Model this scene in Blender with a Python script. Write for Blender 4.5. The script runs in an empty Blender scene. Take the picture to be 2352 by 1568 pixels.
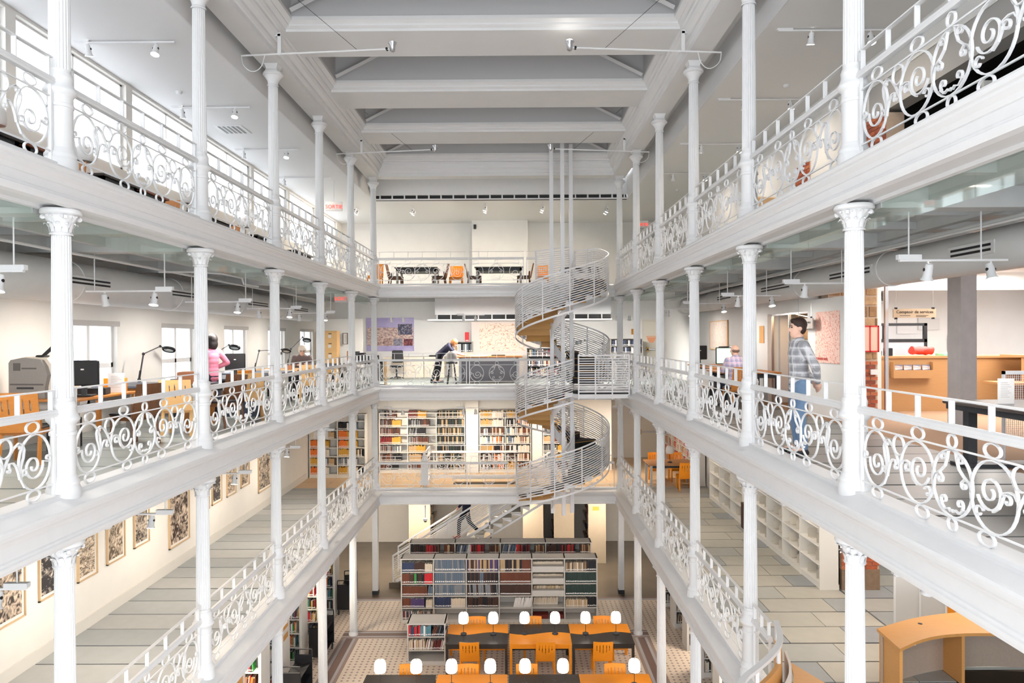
import bpy, bmesh, math, random
from mathutils import Matrix, Vector
random.seed(7)
PI = math.pi
scene = bpy.context.scene
COL = scene.collection

# ------------------------------------------------------------------ camera
def cam_setup():
    cd = bpy.data.cameras.new('camera'); co = bpy.data.objects.new('camera', cd); COL.objects.link(co)
    cd.sensor_fit = 'HORIZONTAL'; cd.sensor_width = 36.0; cd.lens = 36.0*1608/2352
    cd.clip_start = .05; cd.clip_end = 300
    yaw, pit, rol = -.00402, -.00591, .00529
    A = Matrix(((math.cos(yaw), -math.sin(yaw), 0), (math.sin(yaw), math.cos(yaw), 0), (0, 0, 1)))
    B = Matrix(((1, 0, 0), (0, math.cos(pit), math.sin(pit)), (0, -math.sin(pit), math.cos(pit))))
    C = Matrix(((math.cos(rol), 0, -math.sin(rol)), (0, 1, 0), (math.sin(rol), 0, math.cos(rol))))
    R = C @ B @ A
    M = Matrix.Identity(4)
    for i in range(3):
        M[i][0] = R[0][i]; M[i][1] = R[2][i]; M[i][2] = -R[1][i]
    M[0][3], M[1][3], M[2][3] = 0, 0, 7.964
    co.matrix_world = M
    scene.camera = co
    return R
CAMR = cam_setup()
def px_size(p, area_m2):
    y = max(.5, CAMR[1].dot(Vector((p[0], p[1], p[2]-7.964))))
    return area_m2*(1608/y)**2

# ------------------------------------------------------------------ world, light, exposure
w = bpy.data.worlds.new('daylight'); scene.world = w; w.use_nodes = True
bg = w.node_tree.nodes['Background']; bg.inputs[0].default_value = (.93, .97, 1.0, 1); bg.inputs[1].default_value = 1.95
vs = scene.view_settings
vs.view_transform = 'Standard'; vs.look = 'None'; vs.gamma = 1; vs.exposure = 1.05; vs.use_curve_mapping = False
scene.cycles.max_bounces = 5; scene.cycles.diffuse_bounces = 3; scene.cycles.glossy_bounces = 2
scene.cycles.transparent_max_bounces = 12; scene.cycles.transmission_bounces = 3
scene.cycles.use_light_tree = False; scene.cycles.use_denoising = True; scene.cycles.sample_clamp_indirect = 6; scene.cycles.use_adaptive_sampling = True; scene.cycles.adaptive_threshold = .05; scene.cycles.adaptive_min_samples = 16
scene.cycles.caustics_reflective = False; scene.cycles.caustics_refractive = False

def area(name, loc, rot, sx, sy, power, col=(1, 1, 1)):
    l = bpy.data.lights.new(name, 'AREA'); l.shape = 'RECTANGLE'; l.size = sx; l.size_y = sy
    l.energy = power; l.color = col
    o = bpy.data.objects.new(name, l); COL.objects.link(o); o.location = loc; o.rotation_euler = rot
    return o
WARM = (1, .86, .70); SOFT = (1, .94, .87)
P_L2L, P_L2R, P_L1L, P_L1R, P_L3L, P_L3R, P_L3B, P_L2B, P_L1B, P_G, P_CR, P_CL = 22, 13, 20, 9, 6, 13, 50, 60, 24, 40, 280, 80

# ------------------------------------------------------------------ materials
MATS = {}
def mat(name, col, rough=.55, metal=0, var=0, vscale=6, bump=0, bscale=30, emit=0, spec=.4, vtype='noise', alpha=None):
    if name in MATS: return MATS[name]
    m = bpy.data.materials.new(name); m.use_nodes = True; MATS[name] = m
    nt = m.node_tree; b = nt.nodes['Principled BSDF']
    b.inputs['Base Color'].default_value = (*col, 1); b.inputs['Roughness'].default_value = rough
    b.inputs['Metallic'].default_value = metal; b.inputs['Specular IOR Level'].default_value = spec
    if var or bump:
        tc = nt.nodes.new('ShaderNodeTexCoord')
    if var:
        n = nt.nodes.new('ShaderNodeTexNoise'); n.inputs['Scale'].default_value = vscale; n.inputs['Detail'].default_value = 3
        nt.links.new(tc.outputs['Object'], n.inputs['Vector'])
        r = nt.nodes.new('ShaderNodeMapRange'); r.inputs[1].default_value = .25; r.inputs[2].default_value = .75
        r.inputs[3].default_value = 1-var; r.inputs[4].default_value = 1+var
        nt.links.new(n.outputs[0], r.inputs[0])
        x = nt.nodes.new('ShaderNodeMix'); x.data_type = 'RGBA'; x.blend_type = 'MULTIPLY'; x.inputs[0].default_value = 1
        x.inputs[6].default_value = (*col, 1); nt.links.new(r.outputs[0], x.inputs[7]); nt.links.new(x.outputs[2], b.inputs['Base Color'])
    if bump:
        n2 = nt.nodes.new('ShaderNodeTexNoise'); n2.inputs['Scale'].default_value = bscale
        nt.links.new(tc.outputs['Object'], n2.inputs['Vector'])
        bp = nt.nodes.new('ShaderNodeBump'); bp.inputs['Strength'].default_value = bump; bp.inputs['Distance'].default_value = .01
        nt.links.new(n2.outputs[0], bp.inputs['Height']); nt.links.new(bp.outputs[0], b.inputs['Normal'])
    if emit:
        b.inputs['Emission Color'].default_value = (*col, 1); b.inputs['Emission Strength'].default_value = emit
    return m
def wood(name, c1, c2, rough=.4, scale=(1, 12, 12)):
    if name in MATS: return MATS[name]
    m = mat(name, c1, rough); nt = m.node_tree; b = nt.nodes['Principled BSDF']
    tc = nt.nodes.new('ShaderNodeTexCoord'); mp = nt.nodes.new('ShaderNodeMapping'); mp.inputs['Scale'].default_value = scale
    n = nt.nodes.new('ShaderNodeTexNoise'); n.inputs['Scale'].default_value = 5; n.inputs['Detail'].default_value = 4; n.inputs['Distortion'].default_value = .6
    cr = nt.nodes.new('ShaderNodeMix'); cr.data_type = 'RGBA'; cr.inputs[6].default_value = (*c1, 1); cr.inputs[7].default_value = (*c2, 1)
    nt.links.new(tc.outputs['Object'], mp.inputs[0]); nt.links.new(mp.outputs[0], n.inputs['Vector'])
    nt.links.new(n.outputs[0], cr.inputs[0]); nt.links.new(cr.outputs[2], b.inputs['Base Color'])
    return m
def glass(name, tint=(.9, .96, .93), gl=.12):
    if name in MATS: return MATS[name]
    m = bpy.data.materials.new(name); m.use_nodes = True; MATS[name] = m; nt = m.node_tree; nt.nodes.clear()
    o = nt.nodes.new('ShaderNodeOutputMaterial'); t = nt.nodes.new('ShaderNodeBsdfTransparent'); g = nt.nodes.new('ShaderNodeBsdfGlossy')
    x = nt.nodes.new('ShaderNodeMixShader'); x.inputs[0].default_value = gl
    t.inputs[0].default_value = (*tint, 1); g.inputs[0].default_value = (.95, 1, .97, 1); g.inputs[1].default_value = .03
    nt.links.new(t.outputs[0], x.inputs[1]); nt.links.new(g.outputs[0], x.inputs[2]); nt.links.new(x.outputs[0], o.inputs[0])
    return m
def srgb(r, g, b):
    return tuple(((c/255)/12.92 if c/255 <= .04045 else ((c/255+.055)/1.055)**2.4) for c in (r, g, b))

WHITE = mat('white_paint', (.775, .775, .785), .45, var=.015, vscale=9)
IRON = mat('white_iron', (.82, .82, .83), .4)
PLASTER = mat('warm_white_plaster', (.80, .775, .735), .75, var=.02, vscale=3)
PLASTERW = mat('white_plaster', (.80, .79, .775), .75, var=.02, vscale=3)
CEIL = mat('ceiling_paint', (.78, .78, .785), .7, var=.02, vscale=2)
CEILW = mat('aisle_ceiling_paint', (.82, .82, .825), .75)
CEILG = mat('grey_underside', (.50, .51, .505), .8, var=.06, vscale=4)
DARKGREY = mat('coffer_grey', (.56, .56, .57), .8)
BLACK = mat('black', (.012, .012, .014), .45)
CHAR = mat('charcoal', (.035, .037, .042), .5)
STEEL = mat('steel', (.6, .6, .62), .3, metal=.9)
MAPLE = wood('maple', srgb(238, 196, 138), srgb(226, 176, 112))
DMAPLE = wood('desk_maple', srgb(216, 162, 98), srgb(202, 144, 80))
OAK = wood('oak_brown', srgb(196, 130, 62), srgb(170, 104, 44))
ORANGE = wood('orange_maple', srgb(250, 160, 40), srgb(240, 140, 20))
PLYW = wood('plywood', srgb(186, 142, 96), srgb(172, 126, 82))

# ------------------------------------------------------------------ mesh builder
class MB:
    def __init__(s): s.v = []; s.f = []; s.m = []; s.mi = 0
    def add(s, vs, fs):
        b = len(s.v); s.v += [tuple(p) for p in vs]; s.f += [tuple(i+b for i in f) for f in fs]; s.m += [s.mi]*len(fs); return s
    def box(s, x0, x1, y0, y1, z0, z1):
        return s.add([(x0, y0, z0), (x1, y0, z0), (x1, y1, z0), (x0, y1, z0), (x0, y0, z1), (x1, y0, z1), (x1, y1, z1), (x0, y1, z1)],
              [(0, 3, 2, 1), (4, 5, 6, 7), (0, 1, 5, 4), (1, 2, 6, 5), (2, 3, 7, 6), (3, 0, 4, 7)])
    def bev(s, x0, x1, y0, y1, z0, z1, b):
        # box with chamfered vertical and top edges
        def ring(i, z): return [(x0+i+b, y0+i, z), (x1-i-b, y0+i, z), (x1-i, y0+i+b, z), (x1-i, y1-i-b, z), (x1-i-b, y1-i, z), (x0+i+b, y1-i, z), (x0+i, y1-i-b, z), (x0+i, y0+i+b, z)]
        vs = ring(b, z0)+ring(0, z0+b)+ring(0, z1-b)+ring(b, z1)
        fs = [tuple(range(7, -1, -1)), tuple(range(24, 32))]
        for r in range(3):
            for k in range(8): fs.append((r*8+k, r*8+(k+1) % 8, r*8+8+(k+1) % 8, r*8+8+k))
        return s.add(vs, fs)
    def cyl(s, p0, p1, r, n=10, r1=None):
        p0, p1 = Vector(p0), Vector(p1); d = (p1-p0).normalized(); a = d.orthogonal().normalized(); b = d.cross(a)
        r1 = r if r1 is None else r1; vs = []
        for p, q in ((p0, r), (p1, r1)):
            for k in range(n): t = 2*PI*k/n; vs.append(p+a*math.cos(t)*q+b*math.sin(t)*q)
        fs = [(k, (k+1) % n, n+(k+1) % n, n+k) for k in range(n)]+[tuple(range(n-1, -1, -1)), tuple(range(n, 2*n))]
        return s.add(vs, fs)
    def tube(s, pts, r, n=6, closed=False, rs=None):
        pts = [Vector(p) for p in pts]; m = len(pts); vs = []; up = None
        for i, p in enumerate(pts):
            if closed: d = pts[(i+1) % m]-pts[i-1]
            else: d = pts[min(i+1, m-1)]-pts[max(i-1, 0)]
            d.normalize()
            if up is None: up = d.orthogonal().normalized()
            a = (up-d*up.dot(d)); a = a.normalized() if a.length > 1e-6 else d.orthogonal().normalized(); up = a; b = d.cross(a)
            rr = rs[i] if rs else r
            for k in range(n): t = 2*PI*k/n+PI/n; vs.append(p+a*math.cos(t)*rr+b*math.sin(t)*rr)
        fs = []
        for i in range(m if closed else m-1):
            j = (i+1) % m
            for k in range(n): fs.append((i*n+k, i*n+(k+1) % n, j*n+(k+1) % n, j*n+k))
        if not closed: fs += [tuple(range(n-1, -1, -1)), tuple(range((m-1)*n, m*n))]
        return s.add(vs, fs)
    def strip(s, pts, w, d, closed=False):
        # flat bar bent in the local XZ plane, depth d along Y
        m = len(pts); vs = []
        for i in range(m):
            a = pts[i-1] if (closed or i) else pts[0]; c = pts[(i+1) % m] if (closed or i < m-1) else pts[-1]
            tx, tz = c[0]-a[0], c[1]-a[1]; L = math.hypot(tx, tz) or 1; nx, nz = -tz/L*w/2, tx/L*w/2; x, z = pts[i]
            vs += [(x+nx, -d/2, z+nz), (x-nx, -d/2, z-nz), (x-nx, d/2, z-nz), (x+nx, d/2, z+nz)]
        fs = []
        for i in range(m if closed else m-1):
            j = (i+1) % m
            for k in range(4): fs.append((i*4+k, j*4+k, j*4+(k+1) % 4, i*4+(k+1) % 4))
        if not closed: fs += [(0, 1, 2, 3), (4*m-1, 4*m-2, 4*m-3, 4*m-4)]
        return s.add(vs, fs)
    def lathe(s, prof, n=20, c=(0, 0), rf=None, a0=0, cap=True):
        vs = []; m = len(prof)
        for r, z in prof:
            for k in range(n):
                t = 2*PI*k/n+a0; q = r*(rf(t, z) if rf else 1); vs.append((c[0]+q*math.cos(t), c[1]+q*math.sin(t), z))
        fs = [(i*n+k, i*n+(k+1) % n, i*n+n+(k+1) % n, i*n+n+k) for i in range(m-1) for k in range(n)]
        if cap: fs += [tuple(range(n-1, -1, -1)), tuple(range((m-1)*n, m*n))]
        return s.add(vs, fs)
    def prism(s, poly, z0, z1):
        n = len(poly); vs = [(x, y, z0) for x, y in poly]+[(x, y, z1) for x, y in poly]
        return s.add(vs, [tuple(range(n-1, -1, -1)), tuple(range(n, 2*n))]+[(k, (k+1) % n, n+(k+1) % n, n+k) for k in range(n)])
    def ext(s, poly, axis, a, b):
        # polygon in the plane across `axis`, pushed from a to b; poly coords: axis x:(y,z) y:(x,z) z:(x,y)
        f = {'x': lambda p, t: (t, p[0], p[1]), 'y': lambda p, t: (p[0], t, p[1]), 'z': lambda p, t: (p[0], p[1], t)}[axis]
        n = len(poly); vs = [f(p, a) for p in poly]+[f(p, b) for p in poly]
        return s.add(vs, [tuple(range(n-1, -1, -1)), tuple(range(n, 2*n))]+[(k, (k+1) % n, n+(k+1) % n, n+k) for k in range(n)])
    def sweep(s, prof, path, closed=False):
        # profile (offset to the right of travel, z) swept with mitres along an XY path
        m = len(path); n = len(prof); vs = []
        P = [Vector(p) for p in path]
        for i in range(m):
            d0 = (P[i]-P[i-1]).normalized() if (closed or i) else None
            d1 = (P[(i+1) % m]-P[i]).normalized() if (closed or i < m-1) else None
            if d0 is None: d0 = d1
            if d1 is None: d1 = d0
            n0 = Vector((d0.y, -d0.x)); n1 = Vector((d1.y, -d1.x)); b = n0+n1; b = b/(1+n0.dot(n1))
            for o, z in prof: vs.append((P[i].x+b.x*o, P[i].y+b.y*o, z))
        fs = []
        for i in range(m if closed else m-1):
            j = (i+1) % m
            for k in range(n): fs.append((i*n+k, j*n+k, j*n+(k+1) % n, i*n+(k+1) % n))
        if not closed: fs += [tuple(range(n-1, -1, -1)), tuple(range((m-1)*n, m*n))]
        return s.add(vs, fs)
    def ball(s, c, r, n=10, m=6, sc=(1, 1, 1)):
        pr = [(math.sin(PI*i/m)*1.0, -math.cos(PI*i/m)) for i in range(m+1)]; vs = []
        for a, z in pr:
            for k in range(n): t = 2*PI*k/n; vs.append((c[0]+r*sc[0]*a*math.cos(t), c[1]+r*sc[1]*a*math.sin(t), c[2]+r*sc[2]*z))
        return s.add(vs, [(i*n+k, i*n+(k+1) % n, i*n+n+(k+1) % n, i*n+n+k) for i in range(m) for k in range(n)])
    def xf(s, M, start=0):
        for i in range(start, len(s.v)): s.v[i] = tuple(M @ Vector(s.v[i]))
        return s
    def mesh(s, name, mats, smooth=False):
        me = bpy.data.meshes.new(name); me.from_pydata(s.v, [], s.f)
        mats = mats if isinstance(mats, (list, tuple)) else [mats]
        for q in mats: me.materials.append(q)
        if any(s.m): me.polygons.foreach_set('material_index', s.m)
        bm = bmesh.new(); bm.from_mesh(me); bmesh.ops.recalc_face_normals(bm, faces=bm.faces); bm.to_mesh(me); bm.free()
        if smooth:
            me.polygons.foreach_set('use_smooth', [True]*len(me.polygons)); me.set_sharp_from_angle(angle=math.radians(40))
        return me
    def build(s, name, mats, parent=None, smooth=False, loc=None, rot=None):
        return inst(name, s.mesh(name, mats, smooth), parent, loc, rot)
def inst(name, me, parent=None, loc=None, rot=None, scale=None):
    o = bpy.data.objects.new(name, me); COL.objects.link(o)
    if parent: o.parent = parent
    if loc: o.location = loc
    if rot: o.rotation_euler = rot
    if scale: o.scale = scale
    return o
def tag(o, label=None, cat=None, group=None, kind=None):
    if label: o['label'] = label
    if cat: o['category'] = cat
    if group: o['group'] = group
    if kind: o['kind'] = kind
    return o
def thing(name, label, cat, loc=(0, 0, 0), rz=0, group=None):
    o = bpy.data.objects.new(name, None); COL.objects.link(o); o.location = loc; o.rotation_euler = (0, 0, rz); o.empty_display_size = .1
    return tag(o, label, cat, group)
def struct(o, label=None): return tag(o, label, kind='structure')
def bx(x0, x1, y0, y1, z0, z1): return MB().box(x0, x1, y0, y1, z0, z1)
ORD = ['nearest', 'second', 'third', 'fourth', 'fifth', 'sixth', 'seventh', 'eighth', 'ninth', 'tenth']
def arc(cx, cz, rx, rz, a0, a1, n):
    return [(cx+rx*math.cos(a0+(a1-a0)*i/n), cz+rz*math.sin(a0+(a1-a0)*i/n)) for i in range(n+1)]
def spiral(cx, cz, r0, r1, a0, a1, n):
    return [(cx+(r0+(r1-r0)*i/n)*math.cos(a0+(a1-a0)*i/n), cz+(r0+(r1-r0)*i/n)*math.sin(a0+(a1-a0)*i/n)) for i in range(n+1)]
def smoothpts(ps, it=2):
    for _ in range(it):
        q = [ps[0]]
        for a, b in zip(ps, ps[1:]): q += [tuple(.75*x+.25*y for x, y in zip(a, b)), tuple(.25*x+.75*y for x, y in zip(a, b))]
        q.append(ps[-1]); ps = q
    return ps

# ------------------------------------------------------------------ layout
XL, XR = -4.375, 3.267
YC = [6.75+3*k for k in range(6)]
YB = 21.75
CURB = {1: 3.29, 2: 6.495, 3: 9.645}
FLOOR = {1: 3.26, 2: 6.46, 3: 9.61}
WL, WR, WB = -7.0, 6.0, 27.3
LEVEL = {1: 'lower', 2: 'middle', 3: 'upper'}
# photograph pixel -> point on the plane y=Y, x=X or z=Z (used to read real positions off the known planes)
def _ray(u, v): return CAMR.transposed() @ Vector(((u-1176)/1608, 1, -(v-784)/1608))
def atY(u, v, Y): d = _ray(u, v)*1; t = Y/d.y; return (d.x*t, Y, 7.964+d.z*t)
def atX(u, v, X): d = _ray(u, v); t = X/d.x; return (X, d.y*t, 7.964+d.z*t)
def atZ(u, v, Z): d = _ray(u, v); t = (Z-7.964)/d.z; return (d.x*t, d.y*t, Z)
# ================================================================== STRUCTURE
def tile_mat():
    m = mat('mosaic_tile', srgb(222, 208, 196), .35); nt = m.node_tree; b = nt.nodes['Principled BSDF']; L = nt.links
    tc = nt.nodes.new('ShaderNodeTexCoord'); sx = nt.nodes.new('ShaderNodeSeparateXYZ'); L.new(tc.outputs['Object'], sx.inputs[0])
    def mth(op, a, c=None, d=None):
        n = nt.nodes.new('ShaderNodeMath'); n.operation = op
        for i, q in enumerate((a, c, d)):
            if q is None: continue
            if isinstance(q, (int, float)): n.inputs[i].default_value = q
            else: L.new(q, n.inputs[i])
        return n.outputs[0]
    ax = mth('ABSOLUTE', mth('SUBTRACT', mth('FRACT', mth('DIVIDE', sx.outputs[0], .138)), .5))
    ay = mth('ABSOLUTE', mth('SUBTRACT', mth('FRACT', mth('DIVIDE', sx.outputs[1], .138)), .5))
    p1 = mth('MULTIPLY', mth('LESS_THAN', ax, .10), mth('LESS_THAN', ay, .27))
    p2 = mth('MULTIPLY', mth('LESS_THAN', ay, .10), mth('LESS_THAN', ax, .27))
    edge = mth('MULTIPLY', mth('GREATER_THAN', mth('MAXIMUM', ax, ay), .47), .25)
    k = mth('MAXIMUM', mth('MAXIMUM', p1, p2), edge)
    x = nt.nodes.new('ShaderNodeMix'); x.data_type = 'RGBA'; L.new(k, x.inputs[0])
    x.inputs[6].default_value = (*srgb(224, 208, 192), 1); x.inputs[7].default_value = (*srgb(150, 134, 126), 1)
    L.new(x.outputs[2], b.inputs['Base Color'])
    return m
TILE = tile_mat()
CONC = mat('polished_concrete', srgb(104, 93, 80), .16, var=.12, vscale=1.2)
BORD1 = mat('border_grey', srgb(168, 164, 168), .4); BORD2 = mat('border_brown', srgb(118, 96, 88), .4); BORD3 = mat('border_taupe', srgb(150, 130, 122), .4)
fl = bx(-10, 10, -2, 21.42, -.3, 0).build('floor', TILE); struct(fl)
MB().box(-10, 10, 21.42, 27.6, -.3, -.002).build('dark_floor_field', CONC, fl)
def border(x0, x1, y0, y1, along):
    # five flat strips of border tile let into the floor
    ws = [(-.24, -.16, BORD3), (-.16, -.09, BORD1), (-.09, .09, BORD2), (.09, .16, BORD1), (.16, .24, BORD3)]
    for a, b, m in ws:
        if along == 'y': bx(x0+a, x0+b, y0, y1, -.01, .004).build('border_strip', m, fl)
        else: bx(x0, x1, y0+a, y0+b, -.01, .004).build('border_strip', m, fl)
border(-4.42, 0, 8, 18.51, 'y'); border(3.3, 0, 8, 18.51, 'y'); border(-4.66, 3.54, 18.75, 0, 'x')
for a, b, m in [(21.28, 21.42, BORD2), (21.16, 21.28, BORD1)]: bx(-8, 8, a, b, -.01, .004).build('border_strip', m, fl)

# --- gallery edge beams: moulded fascia round three sides of the atrium
def fascia_prof(c, bot):
    k = c-bot
    return [(-.20, c-.02), (-.14, c), (.06, c), (.06, c-.03), (.09, c-.045), (.22, c-.085), (.25, c-.09), (.26, c-.11), (.255, c-.14), (.235, c-.15), (.235, c-.17),
            (.20, c-.205), (.185, c-.24), (.17, c-.245), (.165, bot+.11), (.18, bot+.10), (.185, bot+.08), (.20, bot+.07), (.20, bot+.04), (.19, bot+.01), (.13, bot), (.12, bot+.03),
            (-.12, bot+.03), (-.13, bot), (-.19, bot), (-.20, bot+.06)]
for lv in (1, 2, 3):
    # travel so that the atrium is on the right-hand side
    path = [(XL, -2), (XL, YB), (XR, YB), (XR, -2)]
    o = MB().sweep(fascia_prof(CURB[lv], {1: 2.81, 2: 6.02, 3: 9.215}[lv]), path).build('gallery_fascia', WHITE); struct(o, 'moulded white fascia beam round the edge of the %s gallery' % LEVEL[lv])

# --- gallery floors: slab structure with separate floor slabs laid on it
SLABA = [mat('slab_pale_%d' % i, c, .42, var=.05, vscale=5) for i, c in enumerate([srgb(162, 166, 168), srgb(154, 159, 162), srgb(168, 170, 171)])]
SLABB = [mat('slab_grey_%d' % i, c, .3, var=.06, vscale=5) for i, c in enumerate([srgb(158, 164, 160), srgb(150, 155, 151), srgb(166, 171, 168)])]
SLABC = [mat('slab_dark_%d' % i, c, .35, var=.06, vscale=5) for i, c in enumerate([srgb(108, 108, 105), srgb(100, 100, 98), srgb(118, 117, 114)])]
SLABD = [mat('slab_stone_%d' % i, c, .45, var=.05, vscale=5) for i, c in enumerate([srgb(172, 172, 168), srgb(160, 163, 164), srgb(180, 177, 168), srgb(156, 160, 164)])]
JOINT = mat('joint_brown', srgb(62, 54, 46), .9)
slabmesh = {}
def slabs(deck, x0, x1, y0, y1, z, mats, splits=()):
    n = 0; y = 10.705+.61*math.floor((y0-10.705)/.61)
    while y < y1-.1:
        a, b = max(y, y0)+.019, min(y+.61, y1)-.019
        cuts = [x0]+([x0+(x1-x0)*s for s in splits[n % len(splits)]] if splits else [])+[x1]
        for c0, c1 in zip(cuts, cuts[1:]):
            key = (round(c1-c0, 2), round(b-a, 2), z, mats[0].name, n % len(mats))
            if key not in slabmesh: slabmesh[key] = bx(0, c1-c0-.012, 0, b-a, 0, .045).mesh('slab', mats[(n*7+int(c0*10)) % len(mats)])
            inst('slab', slabmesh[key], deck, (c0+.006, a, z-.045+(n % 2)*.003))
        n += 1; y += .61
def deck(name, x0, x1, y0, y1, zf, under):
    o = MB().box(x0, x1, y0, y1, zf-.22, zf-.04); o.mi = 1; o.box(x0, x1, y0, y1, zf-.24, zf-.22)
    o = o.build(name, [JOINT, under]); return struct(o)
for lv in (1, 2, 3):
    zf = FLOOR[lv]
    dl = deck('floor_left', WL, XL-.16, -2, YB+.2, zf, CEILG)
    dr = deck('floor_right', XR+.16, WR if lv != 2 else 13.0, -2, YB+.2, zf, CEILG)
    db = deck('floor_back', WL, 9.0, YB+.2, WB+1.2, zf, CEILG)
    if lv == 1:
        slabs(dl, WL, XL-.17, 8.2, YB+.2, zf, SLABA)
        slabs(dr, XR+.17, 5.98, 7.0, YB+.2, zf, SLABD, splits=[(.62,), (.35, .8), (.55,), (.3, .7)])
        tan = mat('tan_floor', srgb(206, 176, 140), .4, var=.05, vscale=3)
        y = YB+.21; k = 0
        while y < WB-.3:
            for x in range(8):
                xa = -7+2*x-(k % 2)*1.0; xb = min(xa+1.985, 8.98); xa = max(xa, -6.99)
                if xb-xa > .3 and not (-2.95 < xa and xb < .35 and 22.4 < y < 24): bx(xa, xb, y, y+.43, zf-.04, zf).build('floor_plank', tan, db)
            y += .44; k += 1
    elif lv == 2:
        slabs(dl, WL, XL-.17, 4.6, YB+.2, zf, SLABB)
        slabs(dr, XR+.17, 5.5, 4.6, YB+.2, zf, SLABC)
        bx(5.5, 13, -2, YB+.2, zf-.04, zf).build('carpet_field', mat('brown_carpet', srgb(150, 118, 92), .9, var=.05, vscale=60), dr)
        bx(WL, 9, YB+.2, WB+1.2, zf-.04, zf).build('vinyl_field', mat('grey_vinyl', srgb(150, 156, 152), .5, var=.04), db)
    else:
        for d, (x0, x1, y0, y1) in ((dl, (WL, XL-.16, -2, YB+.2)), (dr, (XR+.16, 6.0, -2, YB+.2)), (db, (WL, 9, YB+.2, WB+1.2))):
            bx(x0, x1, y0, y1, zf-.04, zf).build('floor_field', mat('grey_vinyl', srgb(150, 156, 152), .5), d)

# --- grey joists under the galleries (seen at the middle and lower levels)
for lv, nm in ((3, 'upper'), (2, 'middle')):
    zc = FLOOR[lv]-.24
    for side, (x0, x1) in (('left', (WL, XL-.2)), ('right', (XR+.2, 6.4))):
        root = thing('ceiling_joists', 'grey painted joists under the %s gallery on the %s side' % (nm, side), 'joists'); root['kind'] = 'structure'; del root['category']
        y = 3.75
        while y < YB:
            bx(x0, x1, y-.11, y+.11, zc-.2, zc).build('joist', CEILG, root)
            for q in (1, 2): bx(x0, x1, y+q*1-.05, y+q*1+.05, zc-.09, zc).build('joist', CEILG, root)
            y += 3
        for xx in (x0+.5, (x0+x1)/2+.1): bx(xx-.05, xx+.05, 2.5, YB, zc-.13, zc).build('joist', CEILG, root)

# --- walls
WIN2 = [10.88+2.985*k for k in range(5)]          # middle-level windows on the left
wl = MB()
wl.box(WL-.35, WL, -2, 29, 0, 6.9)
zt, zb = 8.25, 6.9
wl.box(WL-.35, WL, -2, 29, zt, 11.0)
ys = [-2]+[v for y in WIN2 for v in (y, y+1.42)]+[29]
for a, b in zip(ys[::2], ys[1::2]): wl.box(WL-.35, WL, a, b, zb, zt)
# upper level: a band of tall windows
WIN3 = [.85+3*k for k in range(9)]
wl.box(WL-.35, WL, -2, 29, 12.55, 13.2)
ys = [-2]+[v for y in WIN3 for v in (y, y+2.8)]+[29]
for a, b in zip(ys[::2], ys[1::2]): wl.box(WL-.35, WL, a, b, 11.0, 12.55)
struct(wl.build('wall_left', PLASTER))
bxx = MB().box(WL, WL+.02, 8, 23.3, FLOOR[1], FLOOR[1]+.19).build('baseboard_left', mat('baseboard', (.72, .70, .66), .5)); struct(bxx)

# right wall: lower level solid; middle level from y 13.2 on; upper level with a dark opening near the camera
wr = MB(); wr.box(WR, WR+.3, 13.2, 29, 0, 6.3)
struct(wr.build('wall_right', PLASTERW))
wr2 = MB(); wr2.box(5.75, 6.05, 15.95, 29, 6.3, 9.7)
struct(wr2.build('wall_right', PLASTERW))
wr3 = MB(); wr3.box(6.0, 6.3, 12.9, 29, 9.7, 13); wr3.box(6.0, 6.3, -2, 12.9, 12.1, 13); wr3.box(6.0, 6.3, 11.9, 12.9, 9.7, 12.1)
struct(wr3.build('wall_right', PLASTERW))
# back walls
struct(bx(WL-.3, 9.3, WB, WB+.3, 0, 6.3).build('wall_back', PLASTER))
struct(bx(WL-.3, 9.3, WB, WB+.3, 6.3, 9.7).build('wall_back', PLASTERW))
b3 = MB().box(WL-.3, 9.3, 28.4, 28.7, 9.5, 13); b3.box(-1.68, .54, 27.75, 28.4, 9.68, 12.6)
struct(b3.build('wall_back', PLASTERW))

# --- upper aisle ceilings and bulkheads
ZC3 = 12.6
struct(bx(WL-.3, -4.785, -2, 28.7, ZC3, ZC3+.1).build('ceiling_left', CEILW))
struct(bx(3.825, 9.3, -2, 28.7, ZC3, ZC3+.1).build('ceiling_right', CEILW))
struct(bx(-4.785, 3.825, 23.72, 28.7, ZC3, ZC3+.1).build('ceiling_back', CEILW))
struct(bx(-4.86, -4.76, -2, 23.6, ZC3+.002, 13.42).build('bulkhead_left', CEIL))
struct(bx(3.80, 3.90, -2, 23.6, ZC3+.002, 13.42).build('bulkhead_right', WHITE))
bb = bx(-4.76, 3.80, 23.5, 23.6, ZC3+.15, 13.42).build('bulkhead_back', WHITE); struct(bb)
bx(-4.76, 3.80, 23.66, 23.72, ZC3-.005, ZC3+.3).build('vent_void', BLACK, bb)
bx(-4.76, 3.80, 23.5, 23.56, ZC3-.01, ZC3+.03).build('vent_lip', WHITE, bb)
for k in range(21):
    x = -4.5+k*.41; bx(x-.022, x+.022, 23.5, 23.58, ZC3+.03, ZC3+.152).build('vent_bar', WHITE, bb)

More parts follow.
